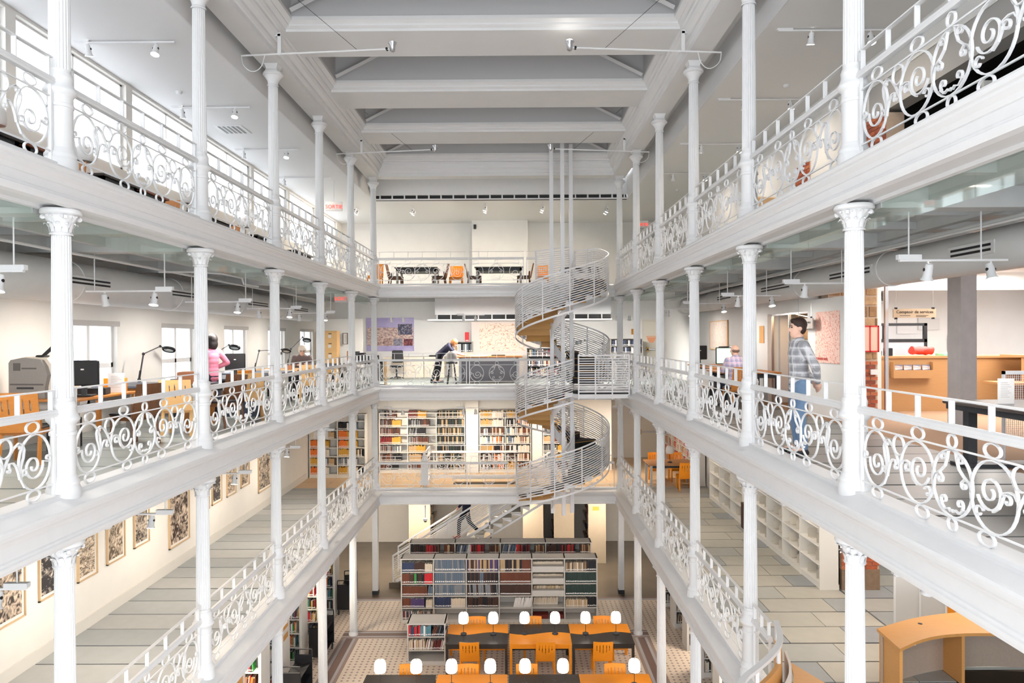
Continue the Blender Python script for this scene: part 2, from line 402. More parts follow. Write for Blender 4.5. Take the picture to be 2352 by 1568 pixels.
# --- atrium ceiling: side beams with stepped mouldings, broad cross beams, deep coffers
ZS = 13.30
def ring_prof():
    # offsets measured from the coffer opening outwards (into the beam)
    return [(0, ZS+.20), (0, ZS+.14), (.04, ZS+.12), (.08, ZS+.10), (.08, ZS+.07), (.12, ZS+.05), (.15, ZS+.045), (.15, ZS), (.22, ZS), (.22, ZS+.20)]
side = MB()
sp = [(.20, 12.93), (.20, 13.02), (.23, 13.03), (.25, 13.07), (.25, 13.13), (.31, 13.17), (.34, 13.22), (.34, 13.27), (.37, 13.29), (.37, 13.5), (-.39, 13.5), (-.39, 13.30), (-.20, 13.30), (-.20, 12.93)]
o = MB().sweep(sp, [(XL, -2), (XL, YB), (XR, YB), (XR, -2)]).build('ceiling_cornice', CEIL); struct(o)
X0, X1 = XL+.57, XR-.50
ceil = MB()
beams = [YC[0]-6+3*k for k in range(8)]   # .75 .. 21.75
for k, y in enumerate(beams):
    if y < YB-1:
        o = bx(XL+.2, XR-.2, y-.54, y+.54, ZS+.001, ZS+.3).build('ceiling_beam', CEIL); struct(o)
for a, b in zip(beams, beams[1:]):
    ya, yb = a+.70, b-.70
    path = [(X0, ya), (X1, ya), (X1, yb), (X0, yb)]     # counter-clockwise: the right-hand side is outside
    o = MB().sweep(ring_prof(), path, closed=True)
    o = o.build('coffer_frame', CEIL); struct(o)
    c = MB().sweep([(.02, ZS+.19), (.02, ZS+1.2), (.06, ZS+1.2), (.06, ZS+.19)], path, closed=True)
    c.box(X0-.1, X1+.1, ya-.1, yb+.1, ZS+1.15, ZS+1.25)
    # flat margins between side beam and coffer frame
    c2 = MB(); c2.box(XL+.36, X0-.21, ya-.2, yb+.2, ZS+.002, ZS+.3); c2.box(X1+.21, XR-.36, ya-.2, yb+.2, ZS+.002, ZS+.3)
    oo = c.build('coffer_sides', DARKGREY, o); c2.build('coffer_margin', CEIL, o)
    for s in (0, 1):
        xa, xb = (X0+.05, X0+1.25) if s == 0 else (X1-.05, X1-1.25)
        br = MB().tube([(xa, yb-.25, ZS+.2), (xb, yb-.25, ZS+.80)], .05, 4); br.build('brace', DARKGREY, o)
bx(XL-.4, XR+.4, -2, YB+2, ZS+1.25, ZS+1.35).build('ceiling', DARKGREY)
struct(bpy.data.objects['ceiling'])
# margin closing the last cornice side above the back columns
struct(bx(XL-.4, XR+.4, YB+.38, 23.55, 13.4, 13.5).build('ceiling_margin', CEIL))
struct(bx(XL-.45, XL-.19, -2, YB+.4, 13.29, 13.5).build('ceiling_margin', CEIL))
struct(bx(XR+.19, XR+.6, -2, YB+.4, 13.29, 13.5).build('ceiling_margin', CEIL))
# ================================================================== COLUMNS
def column_parts(zlo, zhi, pedestal, leaf):
    """meshes of one column, local z from zlo(=0)"""
    H = zhi-zlo; P = []
    if pedestal:
        b = MB().lathe([(.150, 0), (.150, .13), (.142, .15), (.135, .165), (.140, .18), (.140, .20), (.128, .215), (.122, .24), (.112, .26)], 24)
        P.append(('base', b.mesh('base', WHITE, True)))
        p = MB().lathe([(.110, .255), (.108, .62), (.108, .645), (.118, .65), (.120, .665), (.118, .68), (.109, .685), (.109, .75), (.120, .765), (.140, .785), (.146, .80), (.146, .815), (.134, .83), (.128, .845), (.118, .87), (.112, .90), (.116, .925), (.118, .94), (.110, .955), (.106, .975)], 24)
        P.append(('pedestal', p.mesh('pedestal', WHITE, True))); zs = .97; r0 = .096
    else:
        b = MB().lathe([(.125, 0), (.125, .05), (.112, .07), (.105, .10)], 24); P.append(('base', b.mesh('base', WHITE, True))); zs = .09; r0 = .105
    zc = H-.235; r1 = r0-.012; n = 20
    def fl(t, z): return 1-.085*(1 if (int(round(t*80/(2*PI))) % 4) in (0, 1) else 0)
    sh = MB().lathe([(r0, zs), (r0, zs+.04)], 40, cap=False)
    sh.lathe([(r0, zs+.04), ((r0+r1)/2, (zs+zc)/2), (r1, zc-.02)], 80, rf=fl, cap=False); sh.lathe([(r1, zc-.02), (r1, zc)], 40, cap=False)
    P.append(('shaft', sh.mesh('shaft', WHITE, True)))
    def lf(t, z):
        k = (z-zc-.03)/.14
        if not leaf or k < 0 or k > 1: return 1
        return 1+.07*math.sin(8*t)*math.sin(PI*k)+.05*math.sin(16*t+1)*k
    c = MB().lathe([(r1+.012, zc-.012), (r1+.018, zc), (r1+.012, zc+.012), (r1+.004, zc+.02), (r1+.006, zc+.06), (r1+.02, zc+.10), (r1+.045, zc+.14), (r1+.07, zc+.17), (r1+.062, zc+.18)], 48, rf=lf, cap=False)
    if leaf:   # two rows of curled leaves and four corner volutes
        for row, (n_, za, zb, ra, rb, wd) in enumerate(((10, .015, .10, r1+.006, r1+.048, .026), (10, .06, .165, r1+.012, r1+.078, .024))):
            for k in range(n_):
                t_ = 2*PI*(k+.5*row)/n_; pts_ = [(ra, za, wd*.8), (ra+.006, za+(zb-za)*.45, wd), (ra+(rb-ra)*.45, za+(zb-za)*.85, wd*.9), (rb, zb, wd*.65), (rb+.006, zb-.014, wd*.35)]
                vs_ = []
                for r_, z_, w_ in pts_:
                    for q_, e_ in ((-1, 0), (0, .008), (1, 0)):
                        vs_.append(((r_+e_)*math.cos(t_)-q_*w_*math.sin(t_), (r_+e_)*math.sin(t_)+q_*w_*math.cos(t_), zc+z_))
                c.add(vs_, [(i_*3+j_, i_*3+j_+1, i_*3+j_+4, i_*3+j_+3) for i_ in range(4) for j_ in range(2)])
        for k in range(4):
            t_ = PI/4+k*PI/2; c.cyl(((r1+.07)*math.cos(t_)-.014*math.sin(t_), (r1+.07)*math.sin(t_)+.014*math.cos(t_), zc+.155), ((r1+.07)*math.cos(t_)+.014*math.sin(t_), (r1+.07)*math.sin(t_)-.014*math.cos(t_), zc+.155), .022, 10)
    P.append(('capital', c.mesh('capital', WHITE, True)))
    a = MB().lathe([(r1+.06, zc+.178), (r1+.085, zc+.185), (r1+.095, zc+.195), (r1+.095, zc+.215), (r1+.085, H), (.05, H)], 28)
    P.append(('abacus', a.mesh('abacus', WHITE, True)))
    return P
SIDES = {'left': XL, 'right': XR}
LVC = {0: (0, 2.81, False, False, 'ground floor'), 1: (3.19, 6.02, True, True, 'lower gallery'), 2: (6.395, 9.215, True, True, 'middle gallery'), 3: (9.545, 12.79, True, False, 'upper gallery')}
for lv, (z0, z1, ped, leaf, nm) in LVC.items():
    parts = column_parts(z0, z1, ped, leaf)
    for sd, X in SIDES.items():
        ys = YC if lv else YC[2:]
        for i, y in enumerate(ys):
            t = thing('column', 'white fluted iron column, %s from the camera on the %s side of the %s' % (ORD[i], sd, nm), 'column', (X, y, z0), 0, 'fluted columns on the %s side of the %s' % (sd, nm))
            if lv == 0 and y == YB:
                bx(-.085, .085, -.085, .085, .12, 2.8).build('shaft', WHITE, t); bx(-.095, .095, -.095, .095, 0, .12).build('foot', CHAR, t); t['label'] = 'plain square white post with black foot at the back %s corner of the ground floor' % sd
                continue
            for pn, me in parts:
                inst(pn, me, t)
            if lv == 3:
                bm = MB().lathe([(.15, z1-z0), (.15, z1-z0+.03), (.13, z1-z0+.05), (.16, z1-z0+.12), (.2, z1-z0+.16)], 4, a0=PI/4, cap=True)
                if i == 0 and sd == 'left': impost = bm.mesh('impost', CEIL)
                inst('impost', impost, t)
            if lv == 0:
                bz = MB().lathe([(.17, 2.795), (.17, 2.83)], 4, a0=PI/4)
                if i == 0 and sd == 'left': imp0 = bz.mesh('impost', WHITE)
                inst('impost', imp0, t)

# ================================================================== BALUSTRADES
BW, BD = .0115, .021
U = 1/511.0
def cv(x, y, x0=118): return ((x-x0)*U, (575-y)*U)
def motif_meshes():
    """strips of the scrollwork, in local coordinates centred on each motif (x) with z from the curb"""
    M = {}
    zc = (575-392)*U; R = 128*U
    def S(key, pts, closed=False, w=BW): M[key] = MB().strip(pts, w, BD, closed).mesh('scroll', IRON)
    circ = lambda rx, rz, z, n=28: [(rx*math.cos(2*PI*k/n), z+rz*math.sin(2*PI*k/n)) for k in range(n)]
    S('big', circ(122*U, R, zc), True); S('end', circ(108*U, R, zc), True)
    M['ring_wide'] = MB().strip(circ(43*U, 26*U, 0, 18), BW, BD, True).mesh('ring', IRON)
    M['ring_small'] = MB().strip(circ(26*U, 26*U, 0, 16), BW, BD, True).mesh('ring', IRON)
    M['ring_mid'] = MB().strip(circ(42*U, 42*U, 0, 18), BW*.9, BD, True).mesh('ring', IRON)
    # end circle, left version (mirrored for the right): inner volute, S-scroll, side curls
    f = lambda x, y: ((x-230)*U, (575-y)*U)
    vol = lambda x, y, r0, r1, a0, a1, n=22: [(f(x, y)[0]+(r0+(r1-r0)*i/n)*U*math.cos(a0+(a1-a0)*i/n), f(x, y)[1]+(r0+(r1-r0)*i/n)*U*math.sin(a0+(a1-a0)*i/n)) for i in range(n+1)]
    S('e_vol', vol(140, 388, 6, 20, -PI*.5, PI*1.35, 12)+vol(240, 410, 66, 12, PI*.93, PI*.93+2*PI*1.55, 30))
    S('e_s', vol(338, 312, 8, 16, PI*1.2, -PI*.3, 8)[:6]+[f(*p) for p in [(352, 300), (335, 290), (312, 298), (300, 325), (306, 360), (322, 395), (328, 430), (318, 465), (298, 498)]])
    S('e_curl', vol(297, 432, 22, 7, -PI*.2, PI*1.7, 14))
    S('e_link', [f(*p) for p in [(335, 290), (370, 310), (400, 345), (425, 385), (438, 410)]])
    S('e_link2', vol(400, 402, 12, 6, PI*.6, PI*2.2, 9)[::-1]+[f(*p) for p in [(396, 372), (372, 372), (352, 392), (338, 425), (330, 455)]])
    g = lambda x, y: ((x-557)*U, (575-y)*U)
    vog = lambda x, y, r0, r1, a0, a1, n=22: [(g(x, y)[0]+(r0+(r1-r0)*i/n)*U*math.cos(a0+(a1-a0)*i/n), g(x, y)[1]+(r0+(r1-r0)*i/n)*U*math.sin(a0+(a1-a0)*i/n)) for i in range(n+1)]
    S('b_vol', [g(*p) for p in [(672, 445), (655, 420), (640, 445)]][:0]+vog(575, 378, 70, 14, -PI*.1, -PI*.1-2*PI*1.6, 34))
    S('b_curl', vog(487, 390, 24, 7, PI*.1, PI*2.0, 14))
    S('b_foot', vog(634, 460, 26, 8, PI*.9, -PI*.9, 14))
    S('b_arm', [g(*p) for p in [(440, 380), (452, 362), (478, 358), (505, 365), (512, 395), (530, 425), (560, 445)]])
    h = lambda x, y: ((x-790)*U, (575-y)*U)
    voh = lambda x, y, r0, r1, a0, a1, n=14: [(h(x, y)[0]+(r0+(r1-r0)*i/n)*U*math.cos(a0+(a1-a0)*i/n), h(x, y)[1]+(r0+(r1-r0)*i/n)*U*math.sin(a0+(a1-a0)*i/n)) for i in range(n+1)]
    S('h_top', voh(728, 300, 7, 22, PI*.2, PI*1.7, 12)[:0]+[h(*p) for p in [(790, 262), (768, 270), (760, 300), (748, 330), (722, 352), (690, 372), (676, 400)]])
    S('h_curl', voh(735, 298, 20, 6, -PI*.1, PI*1.8))
    S('h_side', [h(*p) for p in [(676, 400), (690, 372), (715, 362), (733, 378)]]+voh(716, 385, 18, 6, PI*.1, -PI*1.4, 12))
    S('h_low', voh(742, 462, 22, 7, PI*1.3, -PI*.5, 12)+[])
    S('h_foot', [h(*p) for p in [(722, 478), (745, 498), (770, 490), (782, 500), (790, 492)]])
    M['circ_zc'] = zc
    return M
MM = motif_meshes()
POSTM = {}
def balustrade(label, group, loc, rz, L, motifs, posts=6, ends=(True, True)):
    """local x along the bay from 0 to L, z=0 at the curb"""
    t = thing('balustrade', label, 'balustrade', loc, rz, group)
    key = ('r', round(L, 3))
    if key not in POSTM:
        hr = MB().ext([(-.030, .738), (.030, .738), (.036, .748), (.036, .765), (.030, .775), (.030, .79), (.018, .806), (-.018, .806), (-.030, .79), (-.030, .775), (-.036, .765), (-.036, .748)], 'x', -.05 if L > 2 else 0, L+.05 if L > 2 else L)
        POSTM[key] = (hr.mesh('handrail', WHITE), MB().box(0, L, -.022, .022, .982, .994).mesh('top_rail', WHITE),
                      bx(0, L, -.008, .008, .615, .627).mesh('bar', IRON), bx(0, L, -.008, .008, .098, .110).mesh('bar', IRON))
    a, b, c, d = POSTM[key]
    inst('handrail', a, t); inst('top_rail', b, t); inst('upper_bar', c, t); inst('lower_bar', d, t)
    if 'p' not in POSTM: POSTM['p'] = bx(-.006, .006, -.022, .022, .80, .985).mesh('stanchion', WHITE); POSTM['e'] = bx(-.013, .013, -.015, .015, 0, .74).mesh('end_post', IRON)
    for k in range(posts): inst('stanchion', POSTM['p'], t, (.05+(L-.1)*k/(posts-1), 0, 0))
    for s, x in zip(ends, (.012, L-.012)):
        if s: inst('end_post', POSTM['e'], t, (x, 0, 0))
    off = (L-motifs[-1][2])/2 if motifs else 0
    for kind, x, _ in motifs:
        x += off; mir = kind.endswith('R'); k = kind.rstrip('LR'); sc = (-1, 1, 1) if mir else (1, 1, 1)
        def P(key, nm='scroll', dx=0, z=0): inst(nm, MM[key], t, (x+dx, 0, z), None, sc)
        if k == 'E':
            P('end', 'scroll_circle')
            for q in ('e_vol', 'e_s', 'e_curl', 'e_link', 'e_link2'): P(q)
            s = -1 if mir else 1
            P('ring_wide', 'ring', .03*s, .674); P('ring_wide', 'ring', .02*s, .052); P('ring_mid', 'ring', .375*s, .532)
        elif k == 'S':     # small end circle without link
            P('end', 'scroll_circle')
            for q in ('e_vol', 'e_curl'): P(q)
            P('ring_wide', 'ring', 0, .674); P('ring_wide', 'ring', 0, .052)
        elif k == 'B':
            P('big', 'scroll_circle')
            for q in ('b_vol', 'b_curl', 'b_foot', 'b_arm'): P(q)
            s = -1 if mir else 1
            P('ring_wide', 'ring', .01*s, .674); P('ring_wide', 'ring', .07*s, .052)
        else:
            P('big', 'scroll_circle')
            for q in ('h_top', 'h_curl', 'h_side', 'h_low', 'h_foot'):
                inst('scroll', MM[q], t, (x, 0, 0)); inst('scroll', MM[q], t, (x, 0, 0), None, (-1, 1, 1))
            P('ring_small', 'ring', 0, .674); P('ring_small', 'ring', 0, .052)
    return t
W_ = 1347*U
LONG = [('EL', 112*U, W_), ('BL', 439*U, W_), ('H', 672*U, W_), ('BR', 905*U, W_), ('ER', 1235*U, W_)]
SHORT = [('SL', .21, 1.66), ('H', .83, 1.66), ('SR', 1.45, 1.66)]
BAYS = {1: range(1, 6), 2: range(0, 6), 3: range(0, 6)}
for lv in (1, 2, 3):
    z = CURB[lv]
    for sd, X in SIDES.items():
        for n, k in enumerate(BAYS[lv]):
            if lv == 1 and sd == 'right' and k == 1: continue
            y0 = YC[0]-3+3*k+.13
            balustrade('white scrollwork balustrade, %s bay from the camera on the %s side of the %s gallery' % (ORD[n], sd, LEVEL[lv]),
                       'balustrades on the %s side of the %s gallery' % (sd, LEVEL[lv]), (X, y0, z), PI/2, 2.74, LONG, 7)
    # back of the atrium: long, short, long
    xs = [(XL+.14, 2.74, LONG, 'left of the centre posts'), (XL+2.95, 1.72, SHORT, 'between the two pairs of posts'), (XL+4.74, 2.74, LONG, 'behind the spiral stair')]
    for x, L, mo, nm in xs:
        if lv == 3 and nm.startswith('behind'): L = .35; mo = []
        if lv == 1 and nm.startswith('between'): L = 1.2; mo = [('H', .6, 1.2)]
        if lv == 1 and nm.startswith('behind'): x, L, mo = XL+6.2, 1.25, [('H', .62, 1.25)]
        balustrade('white scrollwork balustrade across the back of the %s gallery, %s' % (LEVEL[lv], nm), 'balustrades across the back of the atrium', (x, YB, z), 0, L, mo, 7 if L > 1 else 2)
# ================================================================== SPIRAL STAIR
SC = (1.37, 20.34); RO, RI = 1.35, .33
RISE = 3.19/18; STEP = math.radians(25.8); TH0 = math.radians(190); ZL1 = FLOOR[1]
def hz(th): return ZL1+RISE*(th-TH0)/STEP          # walking-line height at an angle
def hp(th, r, dz): return (r*math.cos(th), r*math.sin(th), hz(th)+dz)
sp = thing('spiral_staircase', 'white steel spiral staircase with black treads in front of the back galleries', 'staircase', (SC[0], SC[1], 0))
RUB = mat('black_rubber', (.018, .018, .02), .6); TANU = wood('tan_underside', srgb(196, 152, 92), srgb(180, 134, 76), .5)
SW = mat('stair_white', (.80, .80, .82), .4)
tread = MB(); n = 5
ang = [STEP*1.02*k/n for k in range(n+1)]
top = [(RI*math.cos(a), RI*math.sin(a)) for a in ang]+[((RO-.03)*math.cos(a), (RO-.03)*math.sin(a)) for a in reversed(ang)]
tread.prism(top, .004, .022); tread.mi = 1; tread.prism(top, -.03, .003)
a = 0.0; rr = MB()
tread.add([(RI, .0, -RISE+.0), (RO-.05, 0, -RISE), (RO-.05, 0, -.02), (RI, 0, -.02), (RI, .012, -RISE), (RO-.05, .012, -RISE), (RO-.05, .012, -.02), (RI, .012, -.02)],
          [(7, 6, 5, 4), (0, 4, 5, 1), (3, 2, 6, 7), (1, 5, 6, 2), (0, 3, 7, 4)])
tread.mi = 0; tread.box(RI, RO-.05, -.006, -.001, -RISE, -.02)
tread.mi = 2; aa = STEP*.35
tread.add([((RO-.035)*math.cos(q), (RO-.035)*math.sin(q), z) for q, z in ((.02, -.10), (aa, -.10), (aa*1.15, .0), (.02, .0))]+[((RO-.02)*math.cos(q), (RO-.02)*math.sin(q), z) for q, z in ((.02, -.10), (aa, -.10), (aa*1.15, .0), (.02, .0))],
          [(0, 1, 2, 3), (7, 6, 5, 4), (0, 4, 5, 1), (1, 5, 6, 2), (2, 6, 7, 3), (3, 7, 4, 0)])
tm = tread.mesh('tread', [RUB, TANU, SW])
NT = 36
for k in range(NT):
    if k in (18,): continue
    inst('tread', tm, sp, (0, 0, ZL1+RISE*(k+1)), (0, 0, TH0+STEP*k))
def helix(r, dz, t0, t1, rad, nm, n=4, zc=None):
    m = max(4, int((t1-t0)/math.radians(6))); ps = []
    for i in range(m+1):
        th = t0+(t1-t0)*i/m; z = hz(th)+dz
        if zc is not None: z = min(z, zc+dz)
        ps.append((r*math.cos(th), r*math.sin(th), z))
    return MB().tube(ps, rad, n).build(nm, SW, sp)
def hband(r, z0, z1, t0, t1, th_, nm, zc=None):
    m = max(4, int((t1-t0)/math.radians(6))); vs = []
    for i in range(m+1):
        t = t0+(t1-t0)*i/m; z = hz(t)
        if zc is not None: z = min(z, zc)
        for q, zz in ((r-th_/2, z0), (r+th_/2, z0), (r+th_/2, z1), (r-th_/2, z1)): vs.append((q*math.cos(t), q*math.sin(t), z+zz))
    fs = [(i*4+k, i*4+(k+1) % 4, i*4+4+(k+1) % 4, i*4+4+k) for i in range(m) for k in range(4)]+[(3, 2, 1, 0), (m*4, m*4+1, m*4+2, m*4+3)]
    return MB().add(vs, fs).build(nm, SW, sp)
T1 = TH0+STEP*18; T2 = TH0+STEP*36; TA = math.radians(8)
for (t0, t1, zc) in ((TH0, T1-math.radians(16), None), (T1+math.radians(18), T2+math.radians(22), FLOOR[3])):
    hband(RO, -.17, -.115, t0, t1, .014, 'outer_stringer', zc); hband(RO, .02, .06, t0, t1, .012, 'kick_band', zc)
    hband(RO, .99, 1.03, t0, t1, .03, 'handrail', zc)
    for k in range(14): helix(RO, .115+.062*k, t0, t1, .0165, 'rail_bar', 4, zc)
    hband(RI, -.30, .0, t0, t1, .012, 'inner_stringer', zc); hband(RI+.02, .90, .935, t0, t1, .02, 'inner_handrail', zc)
    for k in range(8): helix(RI+.02, .06+.10*k, t0, t1, .010, 'inner_bar', 4, zc)
    k = t0+math.radians(3)
    while k < t1:
        zz = min(hz(k), zc) if zc else hz(k)
        MB().box(RO-.02, RO+.012, -.014, .014, zz-.17, zz+1.0).xf(Matrix.Rotation(k, 4, 'Z')).build('guard_post', SW, sp)
        k += math.radians(32)
for dx, dy in ((-.29, .02), (0.01, -.27), (.28, .05)):
    bx(dx-.055, dx+.055, dy-.055, dy+.055, 2.85, 13.56).build('pole', SW, sp)
# landing to the right-hand gallery at the middle level
Z2 = FLOOR[2]
def loc(x, y): return (x-SC[0], y-SC[1])
ld = MB(); poly = [loc(1.55, 19.06), loc(1.72, 18.72), loc(3.05, 18.72), loc(3.05, 19.62), loc(2.35, 19.62), loc(2.1, 19.42), loc(1.75, 19.9)]
ld.prism(poly, Z2-.03, Z2); ld.mi = 1; ld.prism(poly, Z2-.14, Z2-.031)
ld.build('landing', [RUB, SW], sp)
def flat_guard(x0, y0, x1, y1, z, nm, npost=3):
    d = Vector((x1-x0, y1-y0, 0)); L = d.length; rz = math.atan2(d.y, d.x); M = Matrix.Translation((x0-SC[0], y0-SC[1], z)) @ Matrix.Rotation(rz, 4, 'Z')
    bx(0, L, -.015, .015, .99, 1.03).xf(M).build('handrail', SW, sp); bx(0, L, -.006, .006, .02, .06).xf(M).build('kick_band', SW, sp)
    for k in range(14): bx(0, L, -.008, .008, .102+.062*k, .128+.062*k).xf(M).build('rail_bar', SW, sp)
    for k in range(npost): q = L*k/(npost-1); bx(q-.018, q+.018, -.014, .014, -.17, 1.03).xf(M).build('guard_post', SW, sp)
flat_guard(1.70, 18.72, 3.05, 18.72, Z2, 'landing_guard', 4)
flat_guard(.66, 21.66, 1.66, 20.62, FLOOR[3], 'upper_guard', 3)
flat_guard(1.86, 21.62, 2.2, 21.35, FLOOR[3], 'upper_guard', 2)
flat_guard(.02, 21.6, .05, 20.2, FLOOR[1], 'lower_guard', 3)
# upper landing plate to the back gallery
MB().prism([loc(.66, 21.7), loc(1.66, 20.7), loc(2.45, 21.2), loc(2.2, 21.7)], FLOOR[3]-.1, FLOOR[3]).build('upper_landing', [SW], sp)

# ================================================================== STRAIGHT STAIR FROM THE GROUND FLOOR
ss = thing('straight_staircase', 'white open-tread staircase rising from the ground floor behind the grey bookcases', 'staircase', (-3.95, 22.3, 0))
LR, HR_ = 5.3, 3.27; NS = 18
def sl(x): return HR_*x/LR
for k in range(NS-1):
    x = LR*(k+1)/NS; bx(x-.02, x+.28, .05, .95, sl(x)-.02, sl(x)+.02).build('tread', mat('pale_tread', (.7, .68, .64), .6), ss)
def slope(y0, y1, zlo, zhi, x0, x1, nm, m=SW):
    return MB().add([(x0, y0, sl(x0)+zlo), (x1, y0, sl(x1)+zlo), (x1, y0, sl(x1)+zhi), (x0, y0, sl(x0)+zhi), (x0, y1, sl(x0)+zlo), (x1, y1, sl(x1)+zlo), (x1, y1, sl(x1)+zhi), (x0, y1, sl(x0)+zhi)],
        [(3, 2, 1, 0), (4, 5, 6, 7), (0, 1, 5, 4), (3, 7, 6, 2), (1, 2, 6, 5), (0, 4, 7, 3)]).build(nm, m, ss)
for y in (0, 1.0):
    slope(y, y+.03, .06, .16, .1, LR, 'stringer'); slope(y, y+.03, -.34, -.27, .5, LR, 'lower_chord')
    slope(y, y+.035, .96, 1.02, 0, LR, 'handrail')
    for k in range(11): slope(y+.008, y+.024, .24+.062*k, .258+.062*k, 0, LR, 'rail_bar')
    for x in (0.0, .62, 1.75, 3.1, 4.6): bx(x, x+.04, y, y+.03, sl(x)-.05, sl(x)+1.0).build('guard_post', SW, ss)
    for k in range(NS-1):
        x = LR*(k+1)/NS
        MB().add([(x, y, sl(x)-.02), (x+.28, y, sl(x)-.02), (x+.28, y, sl(x)-.12), (x, y+.03, sl(x)-.02), (x+.28, y+.03, sl(x)-.02), (x+.28, y+.03, sl(x)-.12)], [(0, 1, 2), (5, 4, 3), (0, 3, 4, 1), (1, 4, 5, 2), (2, 5, 3, 0)]).build('bracket', SW, ss)
bx(-.1, .25, -.05, 1.1, 0, .17).build('bottom_step', CONC, ss)

# balustrade box round the stairwell on the lower gallery
zc = FLOOR[1]+.1
wb = thing('stairwell_curb', 'white curb wall round the stairwell opening on the lower gallery', 'curb', (0, 0, 0)); wb['kind'] = 'structure'; del wb['category']
bx(-2.85, .2, 23.42, 23.5, FLOOR[1]-.3, zc).build('curb', WHITE, wb); bx(-2.9, -2.82, 22.1, 23.5, FLOOR[1]-.3, zc).build('curb', WHITE, wb)
balustrade('white scrollwork balustrade along the far side of the lower gallery stairwell', 'balustrades round the stairwell', (-2.75, 23.46, zc), 0, 2.74, LONG, 7)
balustrade('short white scrollwork balustrade with newel closing the left end of the stairwell', 'balustrades round the stairwell', (-2.86, 22.09, zc), PI/2, 1.25, [('H', .62, 1.25)], 3)
nw = thing('newel_post', 'ornate white newel post at the corner of the lower gallery stairwell', 'newel post', (-2.86, 21.97, zc))
MB().box(-.11, .11, -.05, .05, 0, .78).build('post', WHITE, nw)
MB().ext([(-.16, .0), (.16, .0), (.13, .1), (.06, .25), (.04, .5), (.09, .62), (.12, .74), (.08, .86), (.02, .95), (-.03, 1.0), (-.05, .9), (-.08, .8), (-.05, .5), (-.1, .2)], 'y', -.06, .06).build('scroll_bracket', WHITE, nw)
# ================================================================== BOOKS AND BOOKCASES
PAL = {'navy blue': srgb(52, 62, 92), 'slate blue': srgb(98, 112, 128), 'grey': srgb(132, 134, 138), 'black': srgb(34, 34, 38), 'brown': srgb(112, 62, 42), 'dark brown': srgb(72, 48, 40), 'red': srgb(206, 40, 48),
       'dark red': srgb(126, 30, 38), 'green': srgb(62, 148, 74), 'dark green': srgb(44, 62, 58), 'cream': srgb(226, 210, 188), 'white': srgb(236, 232, 228), 'orange': srgb(226, 116, 46), 'yellow ochre': srgb(206, 156, 60), 'purple': srgb(84, 66, 112), 'tan': srgb(190, 160, 120), 'teal': srgb(86, 132, 146)}
PAGE = mat('pages', (.78, .73, .65), .8); LABELW = mat('spine_label', (.82, .80, .78), .7)
BOOKM = {}
def book_mesh(c):
    if c not in BOOKM:
        b = MB(); b.add([(0, 0, 0), (1, 0, 0), (1, 1, 0), (0, 1, 0), (0, 0, 1), (1, 0, 1), (1, 1, 1), (0, 1, 1)], [(0, 3, 2, 1), (0, 1, 5, 4), (1, 2, 6, 5), (2, 3, 7, 6), (3, 0, 4, 7)])
        b.mi = 1; b.add([(.08, .03, .985), (.92, .03, .985), (.92, 1, .985), (.08, 1, .985)], [(0, 1, 2, 3)])
        b.mi = 2; b.add([(.12, -.01, .10), (.88, -.01, .10), (.88, -.01, .22), (.12, -.01, .22)], [(0, 1, 2, 3)])
        BOOKM[c] = (b, b.mesh('book', [mat('book_'+c.replace(' ', '_'), PAL[c], .6, var=.08, vscale=3), PAGE, LABELW]))
    return BOOKM[c]
BOOKS = []; SHN = {}
def case(label, cat, W, D, zs, loc, rz, m, bays=1, top=True, back=True, group=None, name='bookcase', endcard=False, base=.1, side=.03, sh=.025, bookend=False):
    """bookcase in local coords: x 0..W, front at y=0 facing -y, depth D; zs = shelf heights, last = top"""
    t = thing(name, label, cat, loc, rz, group)
    H = zs[-1]
    for k in range(bays+1):
        x = min(max(W*k/bays, side/2), W-side/2); bx(x-side/2, x+side/2, 0, D, 0, H).build('side_panel' if k in (0, bays) else 'upright', m, t)
    for k in range(bays):
        x0, x1 = W*k/bays+side/2, W*(k+1)/bays-side/2
        for z in zs[:-1]: bx(x0, x1, .005, D-.02, z-sh, z).build('shelf', m, t)
    if back: bx(0, W, D-.015, D, base, H).build('back_panel', m, t)
    if top: bx(-.01, W+.01, -.01, D, H-.03, H).build('top', m, t)
    bx(.01, W-.01, .02, .04, 0, zs[0]-sh).build('kickboard', m, t)
    t['M'] = 0
    return t
def fill(t, x0, x1, z, style, depth=.22, case_name='', shelf_name='', gap=0.0, y=.02, hmax=.3):
    """stand books on a shelf; style: list of (colour, n or fill fraction, (tmin,tmax), (hmin,hmax), lean)"""
    x = x0+.005; M = Matrix.Translation(t.location) @ Matrix.Rotation(t.rotation_euler.z, 4, 'Z')
    for col, width, tr, hr, lean in style:
        xe = min(x1, x+width)
        if col is None or tr == 0: x = xe; continue
        (ta, tb), (ha, hb) = tr, hr
        while x < xe-.008:
            c = col if isinstance(col, str) else random.choice(col)
            th = min(random.uniform(ta, tb), xe-x); h = min(random.uniform(ha, hb), hmax)
            if th < .008: break
            BOOKS.append(dict(M=M @ Matrix.Translation((x, y+random.uniform(0, .015), z+.003+abs(lean)*.03)) @ Matrix.Rotation(lean*random.uniform(.7, 1.2), 4, 'Y'), s=(th*.96, depth*random.uniform(.85, 1), h), c=c, case=case_name, shelf=shelf_name, ix=(SHN.update({(case_name, shelf_name): SHN.get((case_name, shelf_name), 0)+1}) or SHN[(case_name, shelf_name)])))
            x += th
        x += .0
MIX = ['navy blue', 'dark brown', 'brown', 'black', 'grey', 'cream', 'dark red', 'slate blue', 'dark green', 'tan', 'white']
BRIGHT = ['red', 'orange', 'yellow ochre', 'white', 'cream', 'navy blue', 'black', 'green', 'teal', 'brown', 'dark red', 'grey', 'slate blue']
